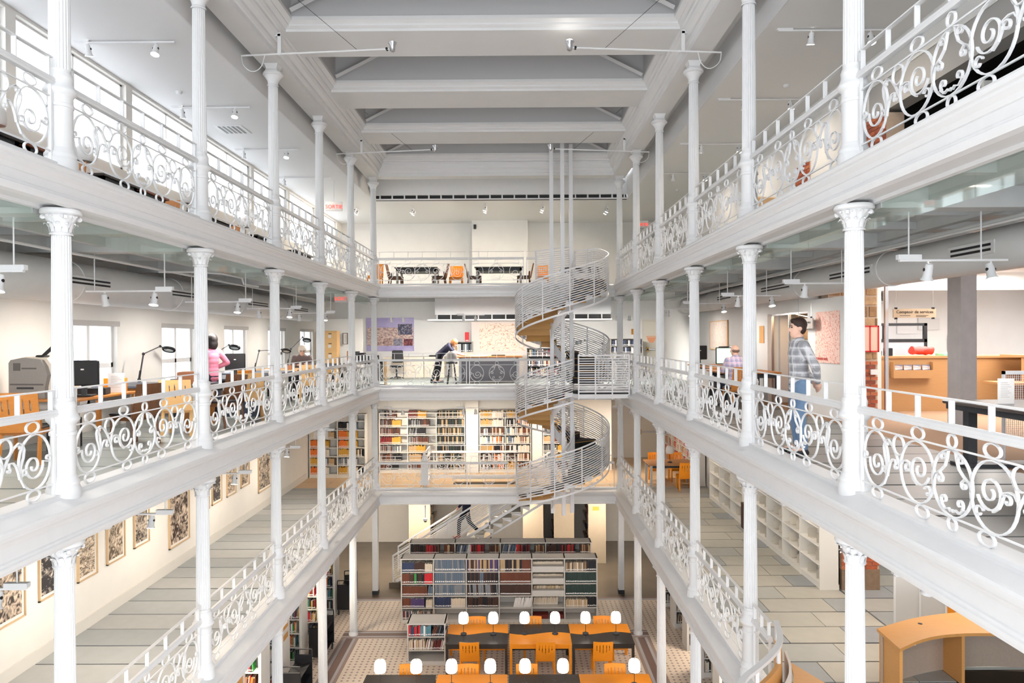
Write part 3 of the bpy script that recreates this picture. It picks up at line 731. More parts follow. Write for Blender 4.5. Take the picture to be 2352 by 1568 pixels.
METAL = mat('grey_metal_shelf', srgb(205, 200, 194), .45, var=.02); SHW = mat('white_shelf', (.78, .76, .72), .45)
SN = ['bottom', 'second', 'third', 'fourth', 'fifth', 'sixth', 'seventh']

# --- long grey case in front (six bays, five shelves)
zs = [.10, .43, .75, 1.10, 1.42, 1.86]
zs = [.09, .42, .755, 1.095, 1.43, 1.80]
g1 = case('long grey metal bookcase with six bays facing the reading tables', 'bookcase', 5.49, .46, zs, (-3.22, 19.5, 0), 0, METAL, bays=6)
bw = 5.49/6; CN = 'long front bookcase'
rows = {
 (0, 4): [('navy blue', .34, (.03, .04), (.24, .28), 0), ('dark brown', .3, (.035, .05), (.24, .28), 0), ('cream', .25, (.012, .02), (.2, .24), 0)],
 (0, 3): [('brown', .2, (.035, .06), (.24, .28), 0), ('dark brown', .14, (.05, .06), (.25, .27), 0), ('green', .07, (.06, .07), (.28, .28), 0), (['black', 'dark brown'], .22, (.035, .06), (.25, .28), 0), ('red', .25, (.03, .05), (.27, .29), 0)],
 (0, 2): [('brown', .70, (.022, .028), (.25, .27), 0), ('slate blue', .18, (.03, .04), (.24, .27), .12)],
 (0, 1): [('brown', .24, (.03, .04), (.24, .27), 0), ('purple', .38, (.03, .045), (.23, .26), 0), (None, .05, 0, 0, 0), ('cream', .2, (.012, .018), (.2, .24), 0)],
 (0, 0): [(MIX, .85, (.012, .02), (.2, .24), 0)],
 (1, 4): [(['slate blue', 'grey', 'slate blue'], .88, (.04, .055), (.31, .345), -.05)], (1, 3): [(['slate blue', 'slate blue', 'grey'], .88, (.05, .06), (.31, .325), 0)], (1, 2): [(['slate blue', 'grey'], .88, (.05, .06), (.29, .315), 0)], (1, 1): [('navy blue', .45, (.04, .06), (.27, .3), 0), ('cream', .4, (.02, .03), (.24, .26), 0)],
 (2, 4): [(['tan', 'dark brown', 'purple', 'tan'], .88, (.04, .05), (.31, .345), 0)], (2, 3): [(['dark brown', 'black', 'dark brown', 'slate blue'], .88, (.05, .06), (.3, .325), 0)], (2, 2): [(['black', 'dark brown', 'grey'], .88, (.045, .06), (.29, .315), -.05)], (2, 1): [(['dark brown', 'black'], .86, (.04, .05), (.26, .3), .05)],
 (3, 4): [(['tan', 'dark brown', 'tan', 'black'], .6, (.04, .05), (.31, .345), 0), ('brown', .28, (.02, .03), (.3, .33), 0)], (3, 3): [('brown', .88, (.018, .024), (.29, .315), 0)], (3, 2): [('dark brown', .88, (.018, .024), (.28, .31), 0)], (3, 1): [(None, .36, 0, 0, 0), ('white', .5, (.012, .02), (.26, .28), .22)],
 (4, 4): [('cream', .86, (.012, .02), (.2, .22), 0)], (4, 3): [('cream', .86, (.012, .018), (.18, .2), 0)], (4, 2): [(['tan', 'cream'], .86, (.012, .02), (.19, .21), .1)], (4, 1): [('cream', .7, (.012, .02), (.2, .22), .15)],
 (5, 4): [(['tan', 'cream', 'dark brown'], .6, (.012, .022), (.22, .25), 0), ('black', .28, (.05, .06), (.27, .3), 0)], (5, 3): [('dark green', .88, (.045, .05), (.285, .30), 0)], (5, 2): [('dark green', .88, (.045, .05), (.285, .30), 0)], (5, 1): [(['tan', 'cream'], .6, (.012, .022), (.2, .24), 0), ('black', .28, (.05, .06), (.27, .3), 0)],
}
for (b, r), st in rows.items():
    back_y = .20 if (b == 4 or (st[0][0] in ('cream', 'white') and len(st) == 1)) else .02
    fill(g1, b*bw+.03, (b+1)*bw-.03, zs[r], st, .24, CN, '%s shelf, %s bay' % (SN[r], ['first', 'second', 'third', 'fourth', 'fifth', 'sixth'][b]), y=back_y, hmax=.34)
for r in (4, 3, 2):   # display trays in the fifth bay
    bx(4*bw+.02, 5*bw-.02, 0, .02, zs[r], zs[r]+.12).build('display_lip', METAL, g1); bx(4*bw+.02, 5*bw-.02, .0, .15, zs[r]+.12, zs[r]+.14).build('display_tray', METAL, g1)
for x0_, w_, z_ in ((4*bw+.04, .42, zs[0]), (4*bw+.52, .36, zs[0])):
    o = bx(0, w_, 0, .25, 0, .11).build('album', mat('album_red', srgb(116, 44, 38), .5)); o.location = (-3.22+x0_, 19.54, z_+.002)
    tag(o, 'dark red album lying on the bottom shelf of the fifth bay, %s of two' % ('left' if x0_ < 4*bw+.3 else 'right'), 'album')
# --- second long grey case behind it
zs2 = [.09, .45, .8, 1.15, 1.46, 1.80]
g2 = case('second long grey metal bookcase standing right behind the front one', 'bookcase', 5.46, .46, zs2, (-3.2, 21.0, 0), 0, METAL, bays=4)
for b in range(4):
    fill(g2, b*1.365+.03, (b+1)*1.365-.03, zs2[4], [(random.choice([['dark brown', 'black'], ['brown', 'dark brown'], ['slate blue', 'navy blue', 'grey', 'white']]), .45, (.02, .04), (.24, .29), random.choice([0, .2])), (['dark red', 'red', 'black', 'brown'], .4, (.03, .04), (.24, .28), 0), (None, .15, 0, 0, 0), (['dark brown', 'brown', 'tan'], .4, (.02, .035), (.22, .28), 0)], .24, 'second long bookcase', 'top shelf, bay %s' % ['one', 'two', 'three', 'four'][b])
# --- small low case at the end of the tables
zs3 = [.10, .37, .70, 1.02]
g3 = case('low grey metal bookcase at the left end of the reading table row', 'bookcase', .93, .60, zs3, (-2.655, 16.97, 0), 0, METAL, bays=1)
fill(g3, .03, .9, zs3[1], [(['cream', 'tan', 'white', 'brown'], .40, (.012, .03), (.2, .26), 0), (['white', 'dark brown', 'dark red', 'cream'], .5, (.012, .025), (.2, .26), .18)], .2, 'low grey bookcase', 'second shelf')
fill(g3, .03, .9, zs3[2], [(['red', 'tan', 'navy blue', 'red', 'cream'], .2, (.025, .05), (.2, .27), 0), (['white', 'black', 'red', 'teal'], .34, (.03, .06), (.22, .28), 0), (['dark brown', 'black', 'brown', 'slate blue'], .32, (.012, .025), (.22, .27), .35)], .2, 'low grey bookcase', 'top shelf')

# --- white book stacks standing across the left-hand aisle of the ground floor
def stack_left(y, n, xend=-5.25, h=2.15, cards=True, W=1.6):
    nm = 'white book stack across the left ground floor aisle, %s from the camera' % ORD[n]
    zz = [.12, .46, .80, 1.14, 1.48, 1.82, h]
    t = case(nm, 'bookcase', W, .30, zz, (xend-W, y, 0), 0, SHW, bays=2, group='white stacks in the left ground floor aisle')
    bx(W, W+.035, -.02, .5, 0, h+.01).build('end_panel', SHW, t); bx(0, W, .30, .49, 0, h).build('far_side', SHW, t)
    if cards:
        for a, b in ((1.42, 1.72), (1.18, 1.30)): bx(W+.036, W+.042, .06, .36, a, b).build('end_card', mat('orange_card', srgb(206, 150, 84), .7), t)
    for r in range(6):
        fill(t, W/2+.04, W-.05, zz[r], [(BRIGHT, W/2*random.uniform(.75, .92), (.018, .045), (.19, .27), random.choice([0, 0, .12]))], .2, '%s left white stack' % ORD[n], '%s shelf' % SN[r])
        fill(t, .04, W/2-.04, zz[r], [(BRIGHT, W/2*random.uniform(.6, .92), (.018, .045), (.19, .27), 0)], .2, '%s left white stack' % ORD[n], '%s shelf' % SN[r])
for n, y in enumerate([12.9, 14.25, 15.55, 16.95, 18.45, 20.1]): stack_left(y, n, cards=n in (0, 2, 4))
def stack_right(y, n, xend=4.35, h=2.15, W=1.6):
    nm = 'white book stack across the right ground floor aisle, %s from the camera' % ORD[n]
    zz = [.12, .46, .80, 1.14, 1.48, 1.82, h]
    t = case(nm, 'bookcase', W, .30, zz, (xend, y, 0), 0, SHW, bays=2, group='white stacks in the right ground floor aisle')
    bx(-.035, 0, -.02, .5, 0, h+.01).build('end_panel', SHW, t); bx(0, W, .30, .49, 0, h).build('far_side', SHW, t)
    for r in range(6):
        fill(t, .05, W/2-.04, zz[r], [(MIX, W/2*random.uniform(.7, .92), (.018, .045), (.19, .27), random.choice([0, 0, .12]))], .2, '%s right white stack' % ORD[n], '%s shelf' % SN[r])
for n, y in enumerate([14.9, 16.3, 17.7, 19.1, 20.6]): stack_right(y, n)

# --- stacks at the back of the ground floor, ends towards the atrium
for n, (x, w, y) in enumerate([(-3.75, .75, 24.5), (-1.65, .75, 24.5), (.25, .72, 24.6), (1.35, .72, 24.8), (2.55, .62, 24.6)]):
    t = thing('bookcase', 'tall beige stack end under the back of the lower gallery, %s from the left' % ORD[n].replace('nearest', 'first'), 'bookcase', (x, y, 0), 0, 'stacks under the back of the lower gallery')
    m = mat('beige_stack', srgb(182, 168, 148), .5, var=.02)
    bx(0, w, 0, .03, 0, 2.3).build('end_panel', m, t); bx(.03, w-.03, .03, 2.4, 2.2, 2.25).build('top', m, t); bx(w/2-.01, w/2+.01, .03, 2.4, .1, 2.2).build('divider', m, t)
    for z in (.12, .5, .9, 1.3, 1.7): bx(.03, w-.03, .03, 2.4, z-.03, z).build('shelf', m, t)
    if n == 4: bx(.16, .38, -.006, 0, 1.86, 2.0).build('end_card', mat('orange_card2', srgb(222, 150, 60), .7), t)
    for z in (.5, .9, 1.3, 1.7):
        for s in (0, 1):
            for k in range(6):
                c = random.choice(MIX+['red']); th = random.uniform(.03, .05)
                BOOKS.append(dict(M=Matrix.Translation((x+(.02 if s == 0 else w/2+.06), y+.1+k*.2, z)) , s=(w/2-.08+.03*random.random(), .18, random.uniform(.2, .28)), c=c, case='a beige stack', shelf='a shelf', ix=0))

# --- bookcases at the back of the lower gallery
zl = FLOOR[1]
zz = [.12, .42, .72, 1.02, 1.32, 1.62, 1.92]
def lower_case(label, x0, x1, y, bays, styles, nm, h=2.1, zz=zz):
    t = case(label, 'bookcase', x1-x0, .34, zz+[h], (x0, y, zl), 0, SHW, bays=bays, group='bookcases on the lower gallery')
    W = (x1-x0)/bays
    for b in range(bays):
        for r in range(len(zz)):
            fill(t, b*W+.03, (b+1)*W-.03, zz[r], styles(b, r, W), .2, nm, '%s shelf, bay %s' % (SN[r], ['one', 'two', 'three', 'four'][b]))
    return t
def st_a(b, r, W):
    return [(random.choice([['slate blue', 'white', 'grey'], 'orange', ['white', 'cream'], 'yellow ochre', ['cream', 'orange', 'white'], 'navy blue', ['black', 'dark brown']]), W*.3, (.03, .05), (.2, .27), 0), (random.choice([['white', 'cream'], 'yellow ochre', ['white', 'slate blue']]), W*.35, (.02, .04), (.2, .26), 0), (random.choice([['black', 'cream'], 'tan', None]), W*.2, (.02, .04), (.2, .26), 0)]
def st_b(b, r, W):
    if b == 2: return [(['black', 'dark green', 'tan', 'black'], W*.92, (.03, .04), (.22, .25), 0)]
    return [(random.choice([['brown', 'dark brown', 'grey'], ['white', 'slate blue'], ['dark red', 'brown'], 'tan', ['black', 'grey']]), W*random.uniform(.25, .45), (.02, .045), (.19, .26), random.choice([0, 0, .2])), (random.choice([['white', 'grey', 'slate blue'], 'orange' if r == 5 else 'black', 'yellow ochre', ['brown', 'dark brown'], None]), W*.3, (.02, .04), (.19, .25), 0)]
def st_c(b, r, W):
    return [(random.choice([['tan', 'yellow ochre'], ['white', 'cream', 'slate blue'], ['black', 'white', 'dark brown']]), W*.45, (.02, .045), (.19, .26), 0), (random.choice([['white', 'cream'], ['black', 'white', 'orange'], ['brown', 'cream']]), W*.45, (.02, .04), (.19, .26), 0)]
lower_case('tall white bookcase at the far left corner of the lower gallery', -6.95, -5.05, 23.55, 2, st_a, 'far left lower gallery bookcase', 2.15)
lower_case('white wall bookcase behind the stairwell on the lower gallery', -4.75, -1.75, 24.35, 3, st_b, 'wall bookcase behind stairwell', 2.1)
lower_case('white bookcase between piers behind the spiral stair on the lower gallery', -1.25, .55, 24.35, 2, st_c, 'bookcase left of spiral stair', 2.1)
lower_case('white bookcase right behind the spiral stair poles on the lower gallery', .95, 2.2, 24.35, 1, st_b, 'bookcase behind spiral stair', 2.1)
# wall of the lower back gallery behind the cases
struct(bx(WL, 3.4, 24.72, 24.85, zl, 6.2).build('wall_back', PLASTER))
struct(bx(-1.72, -1.28, 24.3, 24.72, zl, 6.2).build('wall_pier', PLASTER)); struct(bx(.58, .93, 24.3, 24.72, zl, 6.2).build('wall_pier', PLASTER))

ORDN = lambda k: ['first', 'second', 'third', 'fourth', 'fifth', 'sixth', 'seventh', 'eighth', 'ninth', 'tenth'][k]
# --- low white shelving along the right wall of the lower gallery, mostly empty with bookends
def right_shelf(y0, y1, label, bays):
    W = y1-y0
    t = case(label, 'bookcase', W, .36, [.12, .46, .80, 1.14, 1.48, 1.85], (5.62, y1, zl), -PI/2, SHW, bays=bays, group='white shelving along the right wall')
    bw_ = W/bays
    for b in range(bays):
        for r, z in enumerate([.12, .46, .80, 1.14]):
            for q in range(2):
                x = b*bw_+bw_*(.28+.4*q)+random.uniform(-.05, .05)
                e = MB(); e.ext([(0, 0), (.17, 0), (.17, .15), (.14, .18), (.03, .18), (0, .15)], 'x', -.002, .002); e.box(0, .1, .02, .16, 0, .003)
                o = e.build('bookend', mat('beige_metal', (.68, .64, .57), .5)); o.location = (5.62+.06, y1-x, zl+z+.001); o.rotation_euler = (0, 0, -PI/2)
                tag(o, 'beige metal bookend, %s shelf, %s from the left on the %s' % (SN[r], ORDN(b*2+q), 'near white shelving' if y0 < 15 else 'far white shelving'), 'bookend', 'bookends on the %s' % ('near white shelving' if y0 < 15 else 'far white shelving'))
    return t
right_shelf(12.95, 16.6, 'near run of nearly empty white shelving along the right wall', 4)
right_shelf(17.35, 20.3, 'far run of nearly empty white shelving along the right wall', 3)
o = bx(0, .3, 0, .5, 0, .62).build('dark_box', mat('dark_brown_box', srgb(60, 36, 30), .5)); o.location = (5.55, 16.75, zl); tag(o, 'dark brown box standing between the two runs of white shelving', 'box')
# shelving with books at the far end
t = case('tall white bookcase full of books at the far right of the lower gallery', 'bookcase', 4.6, .32, zz+[2.2], (5.66, 26.6, zl), -PI/2, SHW, bays=4)
for b in range(4):
    for r in range(7): fill(t, b*1.15+.03, b*1.15+1.1, zz[r], [(['white', 'cream', 'red', 'grey', 'tan'], 1.0, (.02, .045), (.2, .26), 0)], .2, 'far right lower gallery bookcase', '%s shelf, bay %s' % (SN[r], ['one', 'two', 'three', 'four'][b]))
# ================================================================== CHAIRS, TABLES, LAMPS
CH = {}
def chair_meshes(key, m, seatm):
    if key in CH: return CH[key]
    P = []
    # back: broad plywood panel with five slots, leaning back
    b = MB(); W = .46; z0, z1 = .40, .88; xs = [-.23, -.155, -.139, -.085, -.069, -.008, .008, .069, .085, .139, .155, .23]
    sl = {1: (.66, .79), 3: (.62, .80), 5: (.60, .81), 7: (.62, .80), 9: (.66, .79)}
    def bp(x, z): return (x, -.21-.10*(z-z0)/(z1-z0)-.03*math.cos(x*PI/W), z)
    for i in range(11):
        xa, xb = xs[i], xs[i+1]
        for za, zb in ([(z0, .58), (.58, z1)] if i not in sl else [(z0, sl[i][0]), (sl[i][1], z1)]):
            vs = [bp(xa, za), bp(xb, za), bp(xb, zb), bp(xa, zb)]; vs += [(x, y-.016, z) for x, y, z in vs]
            b.add(vs, [(0, 1, 2, 3), (7, 6, 5, 4), (0, 4, 5, 1), (1, 5, 6, 2), (2, 6, 7, 3), (3, 7, 4, 0)])
    P.append(('backrest', b.mesh('backrest', m)))
    s = MB().bev(-.23, .23, -.2, .24, .425, .455, .012); P.append(('seat', s.mesh('seat', seatm)))
    a = MB(); a.box(-.20, .20, -.18, -.155, .36, .425); a.box(-.20, .20, .19, .215, .36, .425); a.box(-.215, -.19, -.18, .21, .36, .425); a.box(.19, .215, -.18, .21, .36, .425)
    P.append(('apron', a.mesh('apron', m)))
    for sx in (-1, 1):
        l = MB().tube([(sx*.205, .205, .43), (sx*.21, .215, 0)], .024, 4); P.append(('leg', l.mesh('leg', m)))
        l = MB().tube([(sx*.205, -.19, .60), (sx*.205, -.185, .40), (sx*.21, -.24, 0)], .024, 4); P.append(('leg', l.mesh('leg', m)))
    CH[key] = P; return P
def chair(label, loc, rz, key='maple', group=None):
    m = {'maple': MAPLE, 'orange': ORANGE, 'oak': OAK, 'brown': wood('brown_wood', srgb(120, 78, 48), srgb(96, 60, 36))}[key]
    t = thing('reading_chair', label, 'chair', loc, rz, group)
    for n, me in chair_meshes(key, m, BLACK if key != 'orange' else m): inst(n, me, t)
    return t
BLKT = mat('black_laminate', srgb(58, 52, 48), .25, var=.05, vscale=5)
def wave_table(label, x0, y0, W, D, front_orange, loc_z=0):
    t = thing('reading_table', label, 'table', (x0, y0, loc_z), 0, 'reading tables with a wavy two-tone top')
    n = 20; A = .075
    wv = [(W*i/n, D*.52+A*math.sin(2*PI*i/n+PI)) for i in range(n+1)]
    f, b = (ORANGE, BLKT) if front_orange else (BLKT, ORANGE)
    MB().prism([(.004, 0), (W-.004, 0)]+wv[::-1], .71, .745).build('front_half_top', f, t)
    MB().prism([(x, y+.003) for x, y in wv]+[(W-.004, D), (.004, D)], .71, .745).build('rear_half_top', b, t)
    for x in (.01, W-.07):
        bx(x, x+.06, .01, .09, 0, .71).build('leg', f, t); bx(x, x+.06, D-.09, D-.01, 0, .71).build('leg', b, t)
    bx(.07, W-.07, .03, .05, .62, .71).build('apron', f, t); bx(.07, W-.07, D-.05, D-.03, .62, .71).build('apron', b, t); bx(.07, W-.07, D/2-.01, D/2+.01, .35, .70).build('modesty_panel', b, t)
    return t
SHADE = mat('lit_shade', (1, .93, .84), .6, emit=1.7)
LM = {}
def table_lamp(label, loc, lit=True, group=None):
    t = thing('table_lamp', label, 'lamp', loc, 0, group)
    if not LM:
        LM['base'] = MB().lathe([(.075, 0), (.075, .018), (.06, .028), (.02, .034)], 20).mesh('base', CHAR, True)
        LM['stem'] = MB().cyl((0, 0, .03), (0, 0, .30), .007, 8).mesh('stem', CHAR)
        pr = [(.108, .285), (.119, .31), (.122, .36), (.119, .43), (.108, .485), (.086, .515), (.05, .53), (.01, .532)]
        LM['shade'] = MB().lathe(pr, 24, cap=True).mesh('shade', SHADE, True)
        LM['shade_off'] = MB().lathe(pr, 24, cap=True).mesh('shade', mat('white_shade', (.82, .80, .78), .6), True)
        LM['finial'] = MB().lathe([(.014, .531), (.014, .545), (.006, .55)], 8).mesh('finial', mat('brass', (.5, .3, .15), .4, metal=.6))
    inst('base', LM['base'], t); inst('stem', LM['stem'], t); sh = inst('shade', LM['shade' if lit else 'shade_off'], t); inst('finial', LM['finial'], t)
    return t
NUM = ['first', 'second', 'third', 'fourth', 'fifth', 'sixth', 'seventh', 'eighth']
# far row: three tables
for i, (x, fo) in enumerate([(-1.68, False), (-.17, True), (1.31, False)]):
    wave_table('reading table of the far row with %s, %s' % ('dark front half and orange rear' if not fo else 'orange front half and dark rear', ['left one', 'middle one', 'right one'][i]), x, 16.44, 1.48, 1.14, fo)
for i, x in enumerate([-1.284, -.562, .201, .943, 1.683, 2.423]):
    table_lamp('lit white table lamp on the far reading tables, %s from the left' % NUM[i], (x, 17.0, .747), True, 'lit lamps on the far tables')
for i, x in enumerate([-1.10, .68, 2.02]): chair('orange slotted chair on the near side of the far tables, %s from left' % NUM[i], (x, 16.56, 0), 0, 'orange', 'chairs at the far tables')
for i, x in enumerate([-1.0, .41, 2.18]): chair('orange slotted chair on the far side of the far tables, %s from left' % NUM[i], (x, 17.42, 0), PI, 'orange', 'chairs at the far tables')
# near row: four tables cut by the frame
for i, (x, fo) in enumerate([(-3.22, True), (-1.69, False), (-.17, True), (1.33, False)]):
    wave_table('reading table of the near row, %s from the left' % NUM[i], x, 13.82, 1.5, 1.14, fo)
for i, x in enumerate([-2.836, -2.084, -1.351, -.546, .177, .964, 2.445]):
    table_lamp('lit white table lamp on the near reading tables, %s from the left' % NUM[i], (x, 14.5, .747), True, 'lit lamps on the near tables')
for i, x in enumerate([-2.31, -1.05, .22, 2.13]): chair('orange slotted chair on the far side of the near tables, %s from left' % NUM[i], (x, 14.83, 0), PI, 'orange', 'chairs at the near tables')

# --- black book trucks in the left aisle
def cart(label, loc, rz=0):
    t = thing('book_cart', label, 'cart', loc, rz, 'black book carts in the left aisle')
    for y in (0, .85):
        MB().bev(0, .40, y, y+.03, .16, .88, .01).build('end_panel', BLACK, t)
        MB().tube(smoothpts([(.01, y+.015, .85), (.01, y+.015, .99), (.03, y+.015, 1.0), (.37, y+.015, 1.0), (.39, y+.015, .99), (.39, y+.015, .85)], 2), .014, 6).build('handle', BLACK, t)
    for z in (.22, .46, .72): MB().add([(.02, .03, z), (.2, .03, z-.05), (.2, .85, z-.05), (.02, .85, z), (.38, .03, z), (.38, .85, z)], [(0, 1, 2, 3), (1, 4, 5, 2)]).build('shelf', BLACK, t)
    for x in (.04, .36):
        for y in (.04, .84):
            w = MB().cyl((x-.015, y, .06), (x+.015, y, .06), .06, 12); w.box(x-.02, x+.02, y-.02, y+.02, .08, .17); w.build('caster', CHAR, t)
cart('black metal book cart beside the fifth column on the left', (-5.15, 20.05, 0)); cart('black metal book cart next to the fourth left column', (-5.08, 17.05, 0)); cart('black metal book cart by the third left column, cut by the frame', (-4.98, 14.78, 0))
# dome camera under the lower gallery
dc = thing('dome_camera', 'white dome security camera hanging under the back of the lower gallery', 'camera', atY(977, 1190, 23.0))
MB().cyl((0, 0, 0), (0, 0, .42), .025, 8).build('stem', WHITE, dc); MB().lathe([(.03, .02), (.07, .0), (.075, -.05), (.06, -.08)], 16).build('housing', WHITE, dc, True); MB().ball((0, 0, -.08), .055, 12, 6).build('dome', BLACK, dc, True)
# ================================================================== WINDOWS OF THE LEFT WALL
WINF = mat('window_frame', (.80, .79, .78), .5); BLIND = mat('grey_blind', (.50, .48, .46), .6)
PANE = glass('window_pane', (.97, .98, 1), .06)
for i, y in enumerate(WIN2):
    w = thing('window_%d' % (i+1), 'white framed window with grey roller blind on the left wall of the middle gallery, %s from the camera' % ORD[i], 'window', (WL-.12, y, 6.9)); w['kind'] = 'structure'; del w['category']
    W, H = 1.42, 1.35
    for a, b, c, d in ((0, .06, 0, H), (W-.06, W, 0, H), (W/2-.035, W/2+.035, 0, H), (0, W, H-.05, H), (0, W, .58, .66), (0, W, 0, .06)):
        bx(-.04, .04, a, b, c, d).build('frame_bar', WINF, w)
    for a, b in ((.06, W/2-.035), (W/2+.035, W-.06)):
        for c, d in ((.06, .58), (.66, H-.05)): bx(-.004, .004, a, b, c, d).build('pane', PANE, w)
    bx(.06, .16, -.02, W+.02, H-.06, H+.03).build('blind_cassette', BLIND, w)
    bx(-.15, .16, -.01, W+.01, -.04, 0).build('sill', WINF, w)
for i, y in enumerate(WIN3):
    if y < 6: continue
    w = thing('window_%d' % (i+6), 'tall bright window on the left wall of the upper gallery, %s from the camera' % ORD[i-2], 'window', (WL-.12, y, 11.0)); w['kind'] = 'structure'; del w['category']
    W, H = 2.8, 1.55
    for a, b, c, d in ((0, .06, 0, H), (W-.06, W, 0, H), (W/2-.015, W/2+.015, 0, H), (0, W, H-.03, H), (0, W, 0, .06)): bx(-.04, .04, a, b, c, d).build('frame_bar', WINF, w)
    for a, b in ((.06, W/2-.03), (W/2+.03, W-.06)): bx(-.004, .004, a, b, .06, H-.05).build('pane', PANE, w)
# pale building across the street, seen through the middle windows
fb = thing('opposite_building', 'pale stone building across the street seen through the middle windows', 'building', (-16, 4, 0))
FST = mat('pale_stone', (.88, .89, .90), .8, var=.03)
bx(-1, 0, 0, 40, 0, 18).build('facade', FST, fb)
for k in range(9):
    for z in (6.2, 9.6):
        bx(0, .12, 3.2+4.1*k, 3.35+4.1*k, z, z+2.4).build('window_jamb', FST, fb); bx(0, .12, 5.2+4.1*k, 5.35+4.1*k, z, z+2.4).build('window_jamb', FST, fb); bx(0, .2, 3.1+4.1*k, 5.45+4.1*k, z+2.4, z+2.6).build('window_lintel', FST, fb)
        bx(-.02, .02, 3.35+4.1*k, 5.2+4.1*k, z, z+2.4).build('window_glass', mat('far_glass', (.62, .65, .70), .2), fb)

# ================================================================== OVERHEAD SERVICES
DUCT = mat('duct_white', (.74, .74, .73), .45, var=.02)
def duct(label, x, z, r, y0, y1, slots):
    t = thing('air_duct', label, 'duct', (x, 0, z))
    MB().cyl((0, y0, 0), (0, y1, 0), r, 28).build('pipe', DUCT, t, True)
    yy = y0+1.5
    while yy < y1: MB().cyl((0, yy-.02, 0), (0, yy+.02, 0), r+.012, 28).build('joint_ring', DUCT, t, True); yy += 3.0
    s = 1 if x < 0 else -1
    for ya, yb in slots:
        g = MB().box(-.004, .012, ya, yb, -.075, .075).xf(Matrix.Translation((s*(r-.004), 0, 0)) if s > 0 else Matrix.Translation((-(r+.004), 0, 0)))
        g = g.build('slot_diffuser', DUCT, t)
        for q in (-.028, .028):
            k = MB().box(0, .003, ya+.05, yb-.05, q-.014, q+.014)
            k.xf(Matrix.Translation(((r+.0105) if s > 0 else -(r+.0115), 0, 0))); k.build('slot', BLACK, t)
duct('large round white air duct running under the upper gallery on the left', -6.5, 8.80, .30, 2.6, 22.5, [(9.55, 10.75), (12.6, 13.9), (16.2, 17.6), (19.6, 21)])
duct('large round white air duct running under the upper gallery on the right', 5.44, 8.925, .245, 2.6, 22.5, [(7.6, 8.4), (10.2, 11.6), (13.2, 14.8), (16.8, 18)])
def pipe(label, pts, r, m=None):
    o = MB().tube(pts, r, 8).build('conduit', m or DUCT, None, True); tag(o, label, 'pipe'); return o
pipe('thin white pipe running above the left duct of the middle gallery', [(-5.95, 2.6, 9.13), (-5.95, 22, 9.13)], .022)
pipe('white steel pipe just above the right duct of the middle gallery', [(4.95, 2.6, 9.125), (4.95, 22, 9.125)], .035)
pipe('thin conduit beside the pipe above the right duct', [(4.88, 2.6, 9.09), (4.88, 22, 9.09)], .012)
pipe('bent white conduit crossing the left ceiling of the middle gallery', [(-5.9, 11.6, 9.08), (-5.6, 12.3, 9.145), (-5.3, 12.7, 9.145), (-5.3, 13.6, 9.145), (-5.5, 14.2, 9.08), (-5.5, 15, 9.08)], .018)

# --- track lights: rail on rods with swivelling spot heads; the lamps give the light
SPOT = {}
BULB = mat('lit_bulb', (1, .93, .82), .5, emit=9)
BULB.cycles.emission_sampling = 'NONE'
def spot_meshes():
    if SPOT: return SPOT
    b = MB(); b.cyl((0, 0, 0), (0, 0, -.07), .012, 6); b.box(-.035, .035, -.012, .012, -.09, -.06); SPOT['yoke'] = b.mesh('yoke', WHITE)
    SPOT['knob'] = MB().cyl((-.045, 0, -.085), (.045, 0, -.085), .018, 8).mesh('knob', BLACK)
    SPOT['can'] = MB().lathe([(.02, .09), (.035, .085), (.042, .04), (.045, -.05), (.06, -.075), (.062, -.085)], 14, cap=False).mesh('can', WHITE, True)
    SPOT['bulb'] = MB().lathe([(.055, -.07), (.05, -.082), (.0, -.09)], 12, cap=False).mesh('bulb', BULB, True)
    return SPOT
def track(label, group, p, length, along, rods, z_top, heads, tilt, power, col, cone=1.9):
    """p = start of rail; along 'x' or 'y'; heads = offsets along rail"""
    t = thing('track_light', label, 'track light', p, {'x': 0, '-x': PI, 'y': PI/2}[along], group)
    bx(0, length, -.018, .018, -.022, .0).build('rail', WHITE, t); bx(-.02, .22, -.03, .03, 0, .05).build('feed_box', WHITE, t)
    for r in rods: MB().cyl((r, 0, 0), (r, 0, z_top-p[2]), .008, 6).build('rod', WHITE, t)
    S = spot_meshes()
    for k, h in enumerate(heads):
        y = inst('spot_head', S['yoke'], t, (h, 0, -.02))
        inst('knob', S['knob'], y)
        tl = tilt[k % len(tilt)]
        inst('can', S['can'], y, (0, 0, -.11), (tl, 0, 0)); inst('bulb', S['bulb'], y, (0, 0, -.11), (tl, 0, 0))
    if power:
        l = bpy.data.lights.new('track_lamp', 'AREA'); l.shape = 'RECTANGLE'; l.size = max(.3, length*.8); l.size_y = .12; l.energy = power; l.color = col
        o = bpy.data.objects.new('track_lamp', l); COL.objects.link(o); o.parent = t; o.location = (length/2, 0, -.36); o.rotation_euler = (sum(tilt)/len(tilt)*.8, -.22 if along in ('x', '-x') and power and p[2] < 12 and abs(p[0]) > 3.9 and p[1] < 21.5 else 0, 0)
    return t
